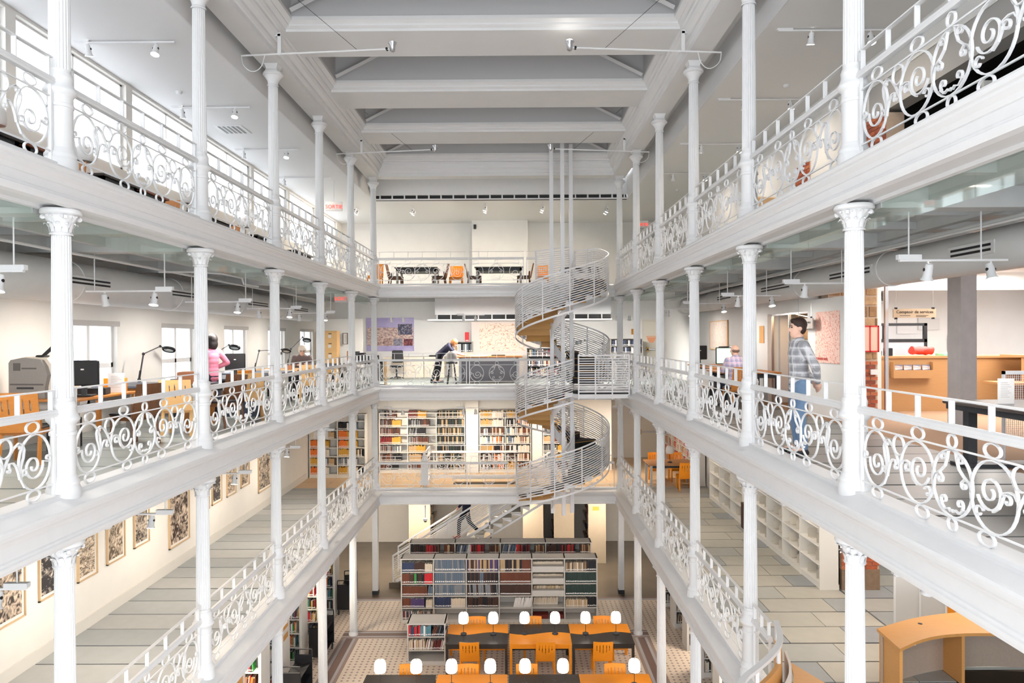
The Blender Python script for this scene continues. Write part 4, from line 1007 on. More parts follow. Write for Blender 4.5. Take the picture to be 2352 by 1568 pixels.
for i in range(5):
    yl, yr = 6.95+3*i, 7.3+3.1*i
    track('white track light above the left side of the middle gallery, %s from the camera' % ORD[i], 'track lights on the left of the middle gallery', (-4.88, yl, 8.66), 1.22, '-x', (.1, 1.1), 9.36, (.25, .95), [.25, -.35], P_L2L, SOFT)
    track('white track light above the right side of the middle gallery, %s from the camera' % ORD[i], 'track lights on the right of the middle gallery', (4.0, yr, 8.75), 1.12, 'x', (.1, .85), 9.36, (.3, .95), [.3, -.3], P_L2R, SOFT)
    track('white track light under the middle gallery on the left, %s from the camera' % ORD[i], 'track lights on the left of the lower gallery', (-4.95, yl+.1, 5.46), 1.2, '-x', (.1,), 6.2, (.3, .95), [.3, -.3], P_L1L, WARM)
    track('white track light under the middle gallery on the right, %s from the camera' % ORD[i], 'track lights on the right of the lower gallery', (4.0, yr+.1, 5.44), 1.2, 'x', (.1,), 6.2, (.35, .9), [.3, -.3], P_L1R, WARM)
for i, y in enumerate([10.87, 13.95, 17.1, 20.1]):
    track('white ceiling track light on the left of the upper gallery, %s from the camera' % ORD[i], 'ceiling tracks on the left of the upper gallery', (-6.8, y, 12.58), 1.55, 'x', (), 12.6, (.2, 1.25), [.3, -.3], P_L3L, WARM)
    track('white ceiling track light on the right of the upper gallery, %s from the camera' % ORD[i], 'ceiling tracks on the right of the upper gallery', (4.0, y-.25, 12.58), 1.6, 'x', (), 12.6, (.5, 1.4), [.3, -.3], P_L3R, WARM)
for i, (x, y) in enumerate([(-3.6, 24.6), (-1.0, 24.2), (1.0, 24.2), (3.3, 24.6), (-5.6, 24.4)]):
    track('white track light near the back wall of the upper gallery, %s from the left' % NUM[(1, 2, 3, 4, 0)[i]], 'back tracks of the upper gallery', (x, y, 12.58), .8, 'y', (), 12.6, (.2, .6), [.4, .5], P_L3B, WARM)
for i, x in enumerate([-4.3, -1.9, 1.0, 3.2]):
    track('white track light over the back of the middle gallery, %s from the left' % NUM[i], 'back tracks of the middle gallery', (x, 23.2, 8.72), .9, 'x', (.1,), 9.42, (.2, .6), [.4, .6], P_L2B, SOFT)
    track('white track light over the back of the lower gallery, %s from the left' % NUM[i], 'back tracks of the lower gallery', (x, 23.0, 5.66), .9, 'x', (.1,), 6.2, (.2, .6), [.4, .6], P_L1B, WARM)
for i, (x, y) in enumerate([(-5.9, 13.6), (-5.9, 17.2), (4.5, 13.6), (4.5, 17.2), (-3.6, 23.2), (-.6, 23.6), (2.6, 23.4), (-5.2, 23.5)]):
    track('white ground floor track light %s' % ['over the near left stacks', 'over the far left stacks', 'over the near right stacks', 'over the far right stacks', 'left of the straight stair', 'above the straight stair', 'right of the straight stair', 'in the back left corner'][i], 'track lights of the ground floor', (x, y, 2.86), 1.0, 'x', (), 2.9, (.2, .7), [.3, .5], P_G*(1 if i < 4 else 1.0), WARM)
# --- long spot arms reaching out under the atrium ceiling
def arm_spot(label, side, y, lit):
    X = XL if side == 'left' else XR; s = 1 if side == 'left' else -1
    t = thing('arm_spotlight', label, 'spotlight', (X, y, 12.95), 0, 'spotlights on long arms under the ceiling')
    bx(min(-.35*s, .38*s), max(-.35*s, .38*s), -.03, .03, .20, .26).build('bracket', WHITE, t); bx(min(.33*s, .39*s), max(.33*s, .39*s), -.03, .03, -.12, .24).build('drop', WHITE, t)
    MB().cyl((-.3*s, 0, -.12), (2.25*s, 0, -.02), .016, 8).build('arm', WHITE, t)
    MB().tube([(1.7*s, 0, -.04), (.2*s, -.6, 1.1)], .004, 4).build('stay_wire', CHAR, t)
    MB().tube(smoothpts([(.1*s, 0, -.12), (.05*s, 0, -.32), (-.1*s, 0, -.42), (-.28*s, 0, -.3), (-.3*s, 0, -.12)], 2), .008, 6).build('cable', WHITE, t)
    h = MB().lathe([(.02, -.1), (.045, -.08), (.05, .02), (.075, .05), (.078, .065)], 14).build('spot_head', STEEL, t, True, (2.3*s, 0, .02))
    MB().cyl((2.2*s, -.02, -.02), (2.2*s, .05, -.02), .022, 8).build('knob', BLACK, t)
    if lit: MB().lathe([(.066, .06), (.05, .09), (0, .1)], 12).build('bulb', BULB, t, True, (2.3*s, 0, .02))
arm_spot('spotlight on a long white arm from the left, nearer one under the ceiling', 'left', 12.05, False); arm_spot('spotlight on a long white arm from the left, farther one under the ceiling', 'left', 18.5, False)
arm_spot('lit spotlight on a long white arm from the right, nearer one under the ceiling', 'right', 12.05, True); arm_spot('spotlight on a long white arm from the right, farther one under the ceiling', 'right', 18.5, False)

# --- glass smoke curtains hanging below the upper gallery edge
GL = glass('green_glass', (.94, .98, .955), .10)
for sd, X in (('left', XL-.21), ('right', XR+.21)):
    t = thing('smoke_curtain', 'row of greenish glass panes hanging below the edge of the upper gallery on the %s' % sd, 'glass screen', (X, 0, 9.0))
    y = 2.3
    while y < 21.6:
        bx(-.004, .004, y, y+1.488, 0, .42).build('pane', GL, t); y += 1.5
# ================================================================== MIDDLE GALLERY, LEFT: DESKS BY THE WINDOWS
Z = FLOOR[2]
DESKT = mat('blue_grey_laminate', srgb(92, 98, 112), .35); GREYL = mat('grey_metal', srgb(165, 160, 155), .5)
def desk(label, x0, x1, y0, y1, top, legs, h=.74, thick=.035, tr=False):
    t = thing('desk', label, 'desk', (x0, y0, Z))
    W, D = x1-x0, y1-y0
    MB().bev(0, W, 0, D, h-thick, h, .006).build('desktop', top, t)
    for x in (.05, W-.11):
        for y in (.05, D-.11): bx(x, x+.06, y, y+.06, 0, h-thick).build('leg', legs, t)
    bx(.1, W-.1, .07, .09, h-.13, h-thick).build('apron', legs, t); bx(.1, W-.1, D-.09, D-.07, h-.13, h-thick).build('apron', legs, t)
    return t
desk('orange wooden desk carrying the grey printer and monitor by the first window', -6.92, -5.6, 8.95, 10.35, OAK, GREYL)
desk('blue grey laminate desk by the second window with a brown box on it', -6.9, -5.3, 11.35, 12.5, DESKT, OAK)
desk('dark desk beyond the woman in pink carrying a monitor', -6.6, -5.25, 13.35, 14.85, DESKT, CHAR)
desk('dark desk by the fourth window with a lamp clamped on', -6.6, -5.3, 15.4, 16.8, DESKT, CHAR)
desk('light wood desk where the white-haired man sits', -6.5, -5.3, 17.0, 18.3, MAPLE, CHAR)
desk('dark desk in the far left corner of the middle gallery', -6.5, -5.2, 20.2, 21.4, DESKT, CHAR)
chair('orange-brown slotted chair at the near left edge, cut by the balustrade', (-5.98, 8.55, Z), .25, 'oak')
chair('pale maple slotted chair in front of the blue grey desk', (-5.28, 11.02, Z), .2, 'maple')
chair('dark brown chair beside the pale maple one at the blue grey desk', (-4.98, 11.95, Z), 2.8, 'brown')
chair('maple chair just beyond the woman in pink', (-4.93, 13.0, Z), .4, 'maple')
chair('pale maple chair in front of the white-haired man', (-4.98, 16.9, Z), .3, 'maple')
chair('dark brown chair at the desk below the first window', (-5.45, 10.0, Z), 1.2, 'brown')
# printer
pr = thing('printer', 'large grey and cream printer on the orange desk', 'printer', (-6.64, 9.15, Z+.741), -.12)
PG = mat('printer_grey', srgb(140, 134, 130), .6, var=.05, vscale=40, bump=.1, bscale=200); PC = mat('printer_cream', srgb(232, 218, 202), .5)
MB().ext([(0, 0), (.52, 0), (.52, .14), (.56, .30), (.52, .42), (.46, .50), (.2, .53), (.03, .50), (0, .46)], 'y', 0, .06).build('front_cover', PG, pr)
MB().ext([(.02, 0), (.60, 0), (.60, .40), (.50, .52), (.2, .54), (.04, .51)], 'y', .061, .52).build('body', PC, pr)
bx(.07, .17, -.004, 0, .36, .46).build('logo_plate', mat('dark_plate', srgb(92, 86, 84), .5), pr); bx(.19, .40, -.004, 0, .38, .40).build('name_strip', mat('dark_plate', srgb(92, 86, 84), .5), pr); bx(.12, .36, -.006, 0, .12, .145).build('tray_slot', CHAR, pr); bx(.02, .50, -.003, 0, .17, .19).build('seam', mat('dark_plate', srgb(92, 86, 84), .5), pr)
MB().tube([(.32, .2, .54), (.56, .28, .80)], .03, 4).build('output_arm', BLACK, pr); MB().bev(.26, .38, .14, .26, .53, .56, .01).build('arm_hinge', BLACK, pr)
def monitor(label, loc, rz, w=.40, h=.33, screen=None):
    t = thing('monitor', label, 'monitor', loc, rz)
    MB().bev(-.12, .12, -.09, .09, 0, .02, .006).build('stand_base', CHAR, t); bx(-.03, .03, -.02, .02, .02, .25).build('stand_neck', CHAR, t)
    s = MB().bev(-w/2, w/2, -.05, .0, .14, .14+h, .012).build('housing', BLACK, t); bx(-w/2+.02, w/2-.02, .0005, .003, .16, .12+h).build('screen', screen or mat('dark_screen', (.02, .02, .03), .15), t)
    bx(-.02, .02, -.054, -.05, .14+h*.62, .14+h*.67).build('badge', LABELW, t)
    return t
monitor('black monitor seen from behind on the orange desk', (-5.80, 9.40, Z+.745), .12, .40, .34)
monitor('black monitor seen from behind beyond the woman in pink', (-5.5, 13.75, Z+.745), .2, .38, .33)
def box_on(label, loc, s, m, rz=0, name='box', cat='box'):
    o = MB().bev(-s[0]/2, s[0]/2, -s[1]/2, s[1]/2, 0, s[2], min(s)*.05).build(name, m, None, False, loc, (0, 0, rz)); return tag(o, label, cat)
def notice(label, loc, rz, w=.21, h=.28):
    t = thing('notice_stand', label, 'notice', loc, rz)
    bx(-w/2, w/2, -.03, .03, 0, .006).build('foot', PANE, t); bx(-w/2, w/2, -.002, .002, 0, h).build('sheet', mat('paper', (.82, .80, .79), .8), t)
    for k in range(8): bx(-w*.32, w*(.1+.22*((k*7) % 3)/2), -.0035, -.002, h*.82-k*h*.08, h*.835-k*h*.08).build('text_line', mat('text_grey', (.45, .43, .43), .8), t)
notice('white printed notice standing on the orange desk', (-5.7, 9.98, Z+.745), .35)
box_on('orange folder standing behind the white notice on the orange desk', (-5.78, 10.1, Z+.746), (.3, .04, .2), ORANGE, .3, 'folder', 'folder')
box_on('black computer case under the monitor on the orange desk', (-5.84, 9.68, Z+.745), (.36, .2, .09), BLACK, .2, 'computer', 'computer')
box_on('brown cardboard box on the blue grey desk', (-5.52, 11.98, Z+.745), (.42, .36, .2), mat('cardboard', srgb(168, 112, 78), .8), .15)
box_on('orange wooden box on the dark desk beside the monitor', (-5.55, 14.35, Z+.745), (.22, .3, .11), ORANGE, .1)
box_on('black computer case on the floor beside the orange desk', (-6.2, 9.6, Z), (.22, .5, .42), BLACK, .1, 'computer', 'computer')
box_on('stack of papers on the dark desk by the fourth window', (-5.5, 15.7, Z+.745), (.25, .35, .06), LABELW, .2, 'papers', 'papers')
box_on('brown cardboard box on the light wood desk before the white-haired man', (-5.55, 17.2, Z+.745), (.16, .22, .10), mat('cardboard', srgb(168, 112, 78), .8), .1)
for k, (x, y, s) in enumerate([(-5.7, 15.05, (.5, .06, .62)), (-5.3, 13.32, (.9, .02, .5))]):
    box_on(['dark charcoal privacy panel under the monitor desk', 'dark charcoal front panel of the monitor desk'][k], (x, y, Z+.02), s, mat('slate_panel', srgb(74, 82, 96), .6), PI/2 if k == 0 else 0, 'panel', 'panel')
def arm_lamp(label, base, elbow, end, head, z0):
    t = thing('magnifier_lamp', label, 'lamp', base)
    B = Vector(base); e, n, h = (Vector(q)-B for q in (elbow, end, head))
    MB().cyl((0, 0, 0), (0, 0, .06), .03, 8).build('clamp', CHAR, t)
    for k in (-.012, .012):
        MB().cyl((0, k, .03), (e.x, e.y+k, e.z), .008, 6).build('lower_rod', CHAR, t); MB().cyl((e.x, e.y+k, e.z), (n.x, n.y+k, n.z), .008, 6).build('upper_rod', CHAR, t)
    MB().ball(e, .028, 8, 6).build('elbow_joint', BLACK, t, True); MB().ball(n, .025, 8, 6).build('head_joint', BLACK, t, True); MB().cyl(n, h, .012, 6).build('head_arm', BLACK, t)
    MB().cyl((0, 0, .05), (e.x*.3, e.y*.3, .05+e.z*.3), .02, 6).build('spring_cover', BLACK, t)
    d = (h-n).normalized(); R = Vector((0, 0, 1)).rotation_difference(Vector((d.x*.45, d.y*.45, 1)).normalized()).to_matrix().to_4x4() if False else Matrix.Rotation(.45, 4, 'X')
    M = Matrix.Translation(h+Vector((0, .10, -.04))) @ Matrix.Rotation(-.42, 4, 'X')
    MB().lathe([(.11, 0), (.125, .02), (.12, .045), (.095, .05), (.085, .03), (.09, .0)], 20, cap=False).xf(M).build('ring_head', BLACK, t, True); MB().lathe([(.088, .012), (.0, .014)], 16, cap=False).xf(M).build('lens', mat('lens', (.75, .8, .8), .15), t)
zt_ = Z+.745
arm_lamp('black magnifier lamp bent over the blue grey desk at the second window', (-6.7, 12.45, zt_), (-6.7, 12.6, 7.70), (-6.7, 13.2, 7.83), (-6.7, 13.42, 7.78), 0)
arm_lamp('black magnifier lamp behind the woman in pink', (-6.2, 14.4, zt_), (-6.2, 14.2, 7.6), (-6.2, 15.15, 7.83), (-6.2, 15.35, 7.79), 0)
arm_lamp('black magnifier lamp with low arm at the fourth window', (-6.0, 16.1, zt_), (-6.0, 16.4, 7.68), (-6.0, 18.0, 7.68), (-6.0, 18.25, 7.66), 0)
arm_lamp('black magnifier lamp raised high above the white-haired man', (-6.1, 18.75, zt_), (-6.1, 19.05, 7.68), (-6.1, 20.1, 8.0), (-6.1, 20.4, 7.93), 0)
# far left corner: drawer tower, frame, equipment
dt = thing('drawer_tower', 'tall light wood drawer tower in the far left corner of the middle gallery', 'cabinet', (-6.52, 24.0, Z))
bx(0, .42, 0, .4, 0, 1.76).build('body', MAPLE, dt)
for k in range(5):
    d = bx(.012, .408, -.018, 0, .06+.34*k, .38+.34*k).build('drawer', MAPLE, dt); bx(.13, .24, -.024, -.018, .29+.34*k, .315+.34*k).build('handle', CHAR, d); bx(.12, .22, -.022, -.018, .16+.34*k, .26+.34*k).build('label_card', LABELW, d)
def frame(label, c, w, h, axis, m, art, depth=.03, matw=.0, name='framed_picture', cat='picture'):
    t = thing(name, label, cat, c, {'x': PI/2, '-x': -PI/2, 'y': 0}[axis])
    f = .02
    for a, b, p, q in ((-w/2, w/2, -h/2, -h/2+f), (-w/2, w/2, h/2-f, h/2), (-w/2, -w/2+f, -h/2, h/2), (w/2-f, w/2, -h/2, h/2)): bx(a, b, -depth, 0, p, q).build('frame', m, t)
    bx(-w/2+f, w/2-f, -.012, 0, -h/2+f, h/2-f).build('mount', mat('mount_white', (.80, .77, .72), .8), t)
    if art: bx(-w/2+f+matw, w/2-f-matw, -.015, -.012, -h/2+f+matw, h/2-f-matw).build('print', art, t)
    return t
frame('small dark framed picture beside the drawer tower', (-6.03, 24.9, 7.95), .18, .40, 'y', mat('dark_frame', (.12, .07, .05), .5), mat('art_grey', (.6, .58, .55), .7), matw=.03)
box_on('cream partition behind the drawer tower', (-6.2, 25.1, Z), (1.5, .1, 2.2), PLASTER, 0, 'partition', 'partition')
for k, (x, y, s) in enumerate([(-5.68, 24.2, (.2, .3, .32)), (-5.48, 24.3, (.12, .3, .3)), (-5.30, 24.3, (.18, .3, .25))]):
    box_on('%s box file on the far left desk of the middle gallery' % ['cream', 'dark', 'black'][k], (x, y, Z+.745), s, [MATS['cardboard'], CHAR, BLACK][k], 0, 'box_file', 'box file')
desk('long dark table along the far left end of the middle gallery', -5.8, -4.6, 23.9, 24.7, DESKT, CHAR)
box_on('black scanner on the long dark table at the far left', (-4.95, 24.3, Z+.745), (.4, .35, .14), BLACK, .1, 'scanner', 'scanner')
# ================================================================== PRINTED SURFACES (procedural)
def art_mat(name, a, b, scale=8, thr=.5, soft=.12, kind='noise', stretch=(1, 1, 1), dist=1.5):
    if name in MATS: return MATS[name]
    m = mat(name, a, .6); nt = m.node_tree; bs = nt.nodes['Principled BSDF']
    tc = nt.nodes.new('ShaderNodeTexCoord'); mp = nt.nodes.new('ShaderNodeMapping'); mp.inputs['Scale'].default_value = stretch
    nt.links.new(tc.outputs['Object'], mp.inputs[0])
    if kind == 'noise':
        n = nt.nodes.new('ShaderNodeTexNoise'); n.inputs['Scale'].default_value = scale; n.inputs['Detail'].default_value = 5; n.inputs['Distortion'].default_value = dist; out = n.outputs[0]
    elif kind == 'lines':
        n0 = nt.nodes.new('ShaderNodeTexNoise'); n0.inputs['Scale'].default_value = scale; n0.inputs['Detail'].default_value = 3; nt.links.new(mp.outputs[0], n0.inputs['Vector'])
        q = nt.nodes.new('ShaderNodeMath'); q.operation = 'PINGPONG'; nt.links.new(n0.outputs[0], q.inputs[0]); q.inputs[1].default_value = .06
        r = nt.nodes.new('ShaderNodeMath'); r.operation = 'MULTIPLY'; nt.links.new(q.outputs[0], r.inputs[0]); r.inputs[1].default_value = 16; out = r.outputs[0]; n = None
    else:
        n = nt.nodes.new('ShaderNodeTexBrick'); n.inputs['Scale'].default_value = scale; n.inputs['Color1'].default_value = (1, 1, 1, 1); n.inputs['Color2'].default_value = (.4, .4, .4, 1); n.inputs['Mortar'].default_value = (0, 0, 0, 1); out = n.outputs[0]
    if n is not None: nt.links.new(mp.outputs[0], n.inputs['Vector'])
    r = nt.nodes.new('ShaderNodeMapRange'); r.inputs[1].default_value = thr-soft; r.inputs[2].default_value = thr+soft; nt.links.new(out, r.inputs[0])
    x = nt.nodes.new('ShaderNodeMix'); x.data_type = 'RGBA'; x.inputs[6].default_value = (*a, 1); x.inputs[7].default_value = (*b, 1)
    nt.links.new(r.outputs[0], x.inputs[0]); nt.links.new(x.outputs[2], bs.inputs['Base Color']); return m
def text(body, parent, loc, size, m, rot=(PI/2, 0, 0), align='CENTER', name='lettering', ext=.002):
    c = bpy.data.curves.new(name, 'FONT'); c.body = body; c.size = size; c.align_x = align; c.extrude = ext; c.resolution_u = 3; c.materials.append(m)
    tmp = bpy.data.objects.new('tmp_text', c); COL.objects.link(tmp); bpy.context.view_layer.update()
    me = bpy.data.meshes.new_from_object(tmp.evaluated_get(bpy.context.evaluated_depsgraph_get())); bpy.data.objects.remove(tmp)
    if not me.materials: me.materials.append(m)
    return inst(name, me, parent, loc, rot)
INK = mat('ink', (.03, .025, .02), .7); PAPER = mat('paper', (.82, .80, .79), .8)

# ================================================================== MIDDLE GALLERY, BACK
Y2 = WB
# purple photo poster
pp = thing('poster', 'large purple poster with photographs of a harbour city on the back wall', 'poster', (-5.78, Y2-.03, 7.45))
bx(0, 1.85, 0, .02, 0, 1.30).build('sheet', art_mat('lilac', srgb(186, 176, 214), srgb(170, 160, 204), 2), pp)
bx(.02, 1.83, -.003, 0, .22, .92).build('main_photo', art_mat('ph_a', srgb(222, 198, 188), srgb(150, 120, 116), 7, .52, .1, stretch=(1, 1, 2.5)), pp)
bx(1.23, 1.78, -.006, -.003, .64, 1.06).build('inset_photo', art_mat('ph_b', srgb(70, 72, 96), srgb(160, 150, 160), 9, .56, .08), pp)
for k, c in enumerate([(srgb(200, 170, 160), srgb(120, 90, 86)), (srgb(190, 160, 150), srgb(110, 84, 84)), (srgb(150, 146, 160), srgb(90, 84, 96)), (srgb(46, 30, 44), srgb(180, 90, 90))]):
    bx(.25+.40*k, .60+.40*k, -.006, -.003, .21, .48).build('inset_photo', art_mat('ph_c%d' % k, c[0], c[1], 11, .55, .08), pp)
# soffit box with vent slot
sb = thing('bulkhead_box', 'white boxed soffit with a black vent slot over the back of the middle gallery', 'soffit', (-2.85, 25.0, 8.62)); sb['kind'] = 'structure'; del sb['category']
bx(0, 6.3, .0, 2.3, .16, .9).build('box', WHITE, sb); bx(.05, 6.3, .1, .2, 0, .16).build('slot_void', BLACK, sb); bx(-.25, 6.3, -.12, 2.3, -.05, 0).build('ledge', WHITE, sb)
for k in range(13): bx(.06+.49*k, .10+.49*k, 0, .12, 0, .16).build('slot_bar', WHITE, sb)
# pier with a map
struct(bx(-1.66, .9, 26.92, Y2, FLOOR[2], 8.6).build('wall_pier', mat('pink_plaster', (.82, .72, .66), .8)))
mp_ = thing('wall_map', 'large pale map with brown contour lines on the pier behind the tall table', 'map', (-1.35, 26.9, 7.45))
bx(0, 1.75, 0, .012, 0, 1.05).build('sheet', art_mat('map_pale', srgb(200, 150, 116), srgb(244, 222, 206), 2.4, .12, .10, 'lines'), mp_)
# file cabinets
FC = mat('cream_metal', srgb(226, 214, 196), .5)
for k in range(3):
    t = thing('file_cabinet', 'cream flat file cabinet along the back wall, %s from the left' % NUM[k], 'cabinet', (-5.0+.78*k, 26.5, Z), 0, 'cream flat files on the back wall')
    bx(0, .76, 0, .7, 0, .78).build('body', FC, t)
    for q in range(3):
        d = bx(.02, .74, -.015, 0, .05+.24*q, .27+.24*q).build('drawer', FC, t); bx(.33, .43, -.025, -.015, .2+.24*q, .22+.24*q).build('handle', mat('brass2', srgb(150, 120, 80), .4), d)
box_on('dark grey tilted board leaning by the back left column', (-4.45, 22.6, Z), (.12, .6, .95), mat('dark_board', srgb(62, 58, 60), .6), .2, 'board', 'board')
box_on('pale wooden easel side beside the dark board', (-4.2, 22.7, Z), (.08, .5, .75), MAPLE, .2, 'easel', 'easel')
box_on('black flat tray on the last cream file cabinet', (-3.0, 26.7, Z+.785), (.5, .4, .06), BLACK, 0, 'tray', 'tray')
# desk chair / equipment under the poster
ec = thing('office_chair', 'black office chair below the purple poster', 'chair', (-4.3, 25.4, Z))
MB().bev(-.22, .22, -.22, .22, .44, .52, .03).build('seat', BLACK, ec); MB().bev(-.2, .2, .2, .26, .6, 1.05, .03).build('backrest', BLACK, ec); MB().cyl((0, 0, .08), (0, 0, .44), .03, 8).build('gas_lift', CHAR, ec)
for k in range(5): a = 2*PI*k/5; MB().tube([(0, 0, .1), (.26*math.cos(a), .26*math.sin(a), .05)], .02, 6).build('foot', CHAR, ec)
# tall table with orange top
tt = thing('consultation_table', 'tall grey consultation table with a sloping orange wooden top at the back', 'table', (-1.9, 23.0, Z))
MB().bev(0, 2.15, 0, .95, .84, .885, .008).build('top', wood('table_orange', srgb(214, 140, 80), srgb(196, 118, 60)), tt)
bx(.05, .14, .05, .9, 0, .84).build('leg_panel', mat('pale_grey_leg', srgb(206, 206, 212), .5), tt); bx(1.95, 2.04, .05, .9, 0, .84).build('leg_panel', MATS['pale_grey_leg'], tt); bx(.14, 1.95, .3, .33, .05, .84).build('modesty_panel', mat('slate_grey_panel', srgb(132, 130, 138), .6), tt)
bx(.1, 2.0, .05, .08, .72, .84).build('apron', MATS['pale_grey_leg'], tt)
box_on('open sheet of paper on the tall consultation table', (-1.2, 23.4, Z+.89), (.5, .35, .012), LABELW, .2, 'paper', 'paper')
box_on('dark brown portfolio on the tall consultation table', (-.55, 23.6, Z+.89), (.45, .3, .03), mat('dark_brown_box', srgb(60, 36, 30), .5), -.1, 'portfolio', 'portfolio')
# binder shelf and red sign
bs_ = thing('binder_shelf', 'low grey shelf of ring binders on the back wall beside the map pier', 'shelf', (-2.4, 26.8, Z))
bx(0, .80, 0, .35, 0, .95).build('base', FC, bs_); bx(0, .80, 0, .35, 1.32, 1.35).build('top', GREYL, bs_); bx(0, .03, 0, .35, .95, 1.32).build('side', GREYL, bs_); bx(.77, .80, 0, .35, .95, 1.32).build('side', GREYL, bs_); bx(.03, .77, .33, .35, .95, 1.32).build('back', CHAR, bs_)
for k, c in enumerate(['cream', 'tan', 'white', 'white', 'black', 'grey', 'white', 'slate blue', 'black', 'grey']):
    o = inst('binder', book_mesh(c)[1], None, (-2.35+.072*k, 26.85, Z+.955), None, (.06, .26, .30)); tag(o, '%s ring binder on the low grey shelf, %s' % (c, NUM[k] if k < 8 else ['ninth', 'tenth'][k-8]) + ' from the left', 'binder', 'binders on the low grey shelf')
rs = thing('red_sign', 'red upright sign standing on the binder shelf', 'sign', (-1.92, 26.95, Z+1.352))
bx(0, .16, 0, .02, 0, .36).build('panel', mat('sign_red', srgb(214, 24, 36), .5), rs); bx(.02, .14, -.003, 0, .02, .06).build('white_line', PAPER, rs)
# door, signs and extinguisher at the right end
def door(label, loc, rz, w=.95, h=2.1, m=None, n=1):
    t = thing('door_%d' % n, label, 'door', loc, rz); t['kind'] = 'structure'; del t['category']
    m = m or mat('door_cream', (.74, .69, .60), .55)
    bx(-.07, 0, -.03, .05, 0, h+.07).build('jamb', m, t); bx(w, w+.07, -.03, .05, 0, h+.07).build('jamb', m, t); bx(0, w, -.03, .05, h, h+.07).build('head', m, t); d = bx(.005, w-.005, 0, .04, .01, h-.005).build('leaf', m, t)
    bx(.05, w-.06, -.09, -.06, .98, 1.04).build('push_bar', STEEL, d); bx(.06, .14, -.09, 0, .93, 1.10).build('latch_box', mat('brass3', srgb(190, 150, 80), .35, metal=.6), d)
    return t
d1 = door('cream fire door with push bar at the back right of the middle gallery', (5.05, Y2-.06, Z), 0, .95, 2.1, n=1)
bx(.06, .45, -.004, 0, 1.50, 1.53).build('warning_strip', mat('salmon', srgb(232, 160, 120), .7), d1); MB().ext([(.08, 1.48), (.44, 1.48), (.40, 1.36), (.33, 1.27), (.2, 1.27), (.12, 1.36)], 'y', -.004, 0).build('warning_shield', MATS['salmon'], d1)
ex = thing('exit_pictogram', 'small green and white emergency exit sign on the back wall', 'sign', (6.13, Y2-.02, 8.35))
bx(0, .21, 0, .015, 0, .21).build('plate', PAPER, ex); bx(.015, .195, -.003, 0, .015, .195).build('green_field', mat('exit_green', srgb(20, 120, 84), .5), ex); MB().ext([(.10, .04), (.135, .04), (.135, .17), (.075, .10), (.10, .10)], 'y', -.006, -.003).build('pictogram', PAPER, ex)
fe = thing('fire_extinguisher', 'red fire extinguisher hanging on the back wall', 'extinguisher', (6.26, Y2-.12, 7.12))
MB().lathe([(.02, 0), (.085, .02), (.09, .06), (.09, .36), (.06, .43), (.025, .46)], 16).build('cylinder', mat('ext_red', srgb(190, 20, 36), .35), fe, True); MB().box(-.03, .03, -.02, .02, .46, .54).build('valve', CHAR, fe); MB().tube(smoothpts([(.02, 0, .50), (.1, 0, .5), (.12, 0, .35), (.11, 0, .2)], 2), .012, 6).build('hose', CHAR, fe)
box_on('small orange notice on the back wall left of the fire door', (4.65, Y2-.02, 8.05), (.22, .02, .22), mat('ochre_notice', srgb(190, 130, 40), .7), 0, 'notice', 'notice')
t = case('grey shelf of dark binders at the back right of the middle gallery', 'shelf', 1.2, .3, [.9, 1.17, 1.45], (3.55, 26.0, Z), 0, GREYL, name='binder_shelf')
for r in (0, 1): fill(t, .04, 1.16, [.9, 1.17][r], [(['black', 'navy blue', 'black', 'white'], 1.1, (.04, .06), (.19, .23), 0)], .2, 'the grey shelf at the back right', SN[r]+' shelf')
# tilting lamp behind the spiral stair, grey shelving
arm_lamp('black magnifier lamp behind the spiral stair on the middle gallery', (2.95, 23.6, Z+.75), (2.95, 23.6, 7.75), (2.35, 23.6, 7.85), (2.15, 23.6, 7.80), 0)
desk('dark desk behind the spiral stair on the middle gallery', 1.7, 3.3, 23.2, 24.0, DESKT, CHAR)
t = case('dark grey shelving behind the spiral stair poles on the middle gallery', 'shelf', 1.3, .35, [.1, .45, .8, 1.1], (.45, 25.6, Z), 0, CHAR, name='bookcase')
for r in (0, 1, 2): fill(t, .04, 1.26, [.1, .45, .8][r], [(MIX, 1.1, (.02, .04), (.2, .28), 0)], .2, 'the dark grey shelving of the middle gallery', SN[r]+' shelf')

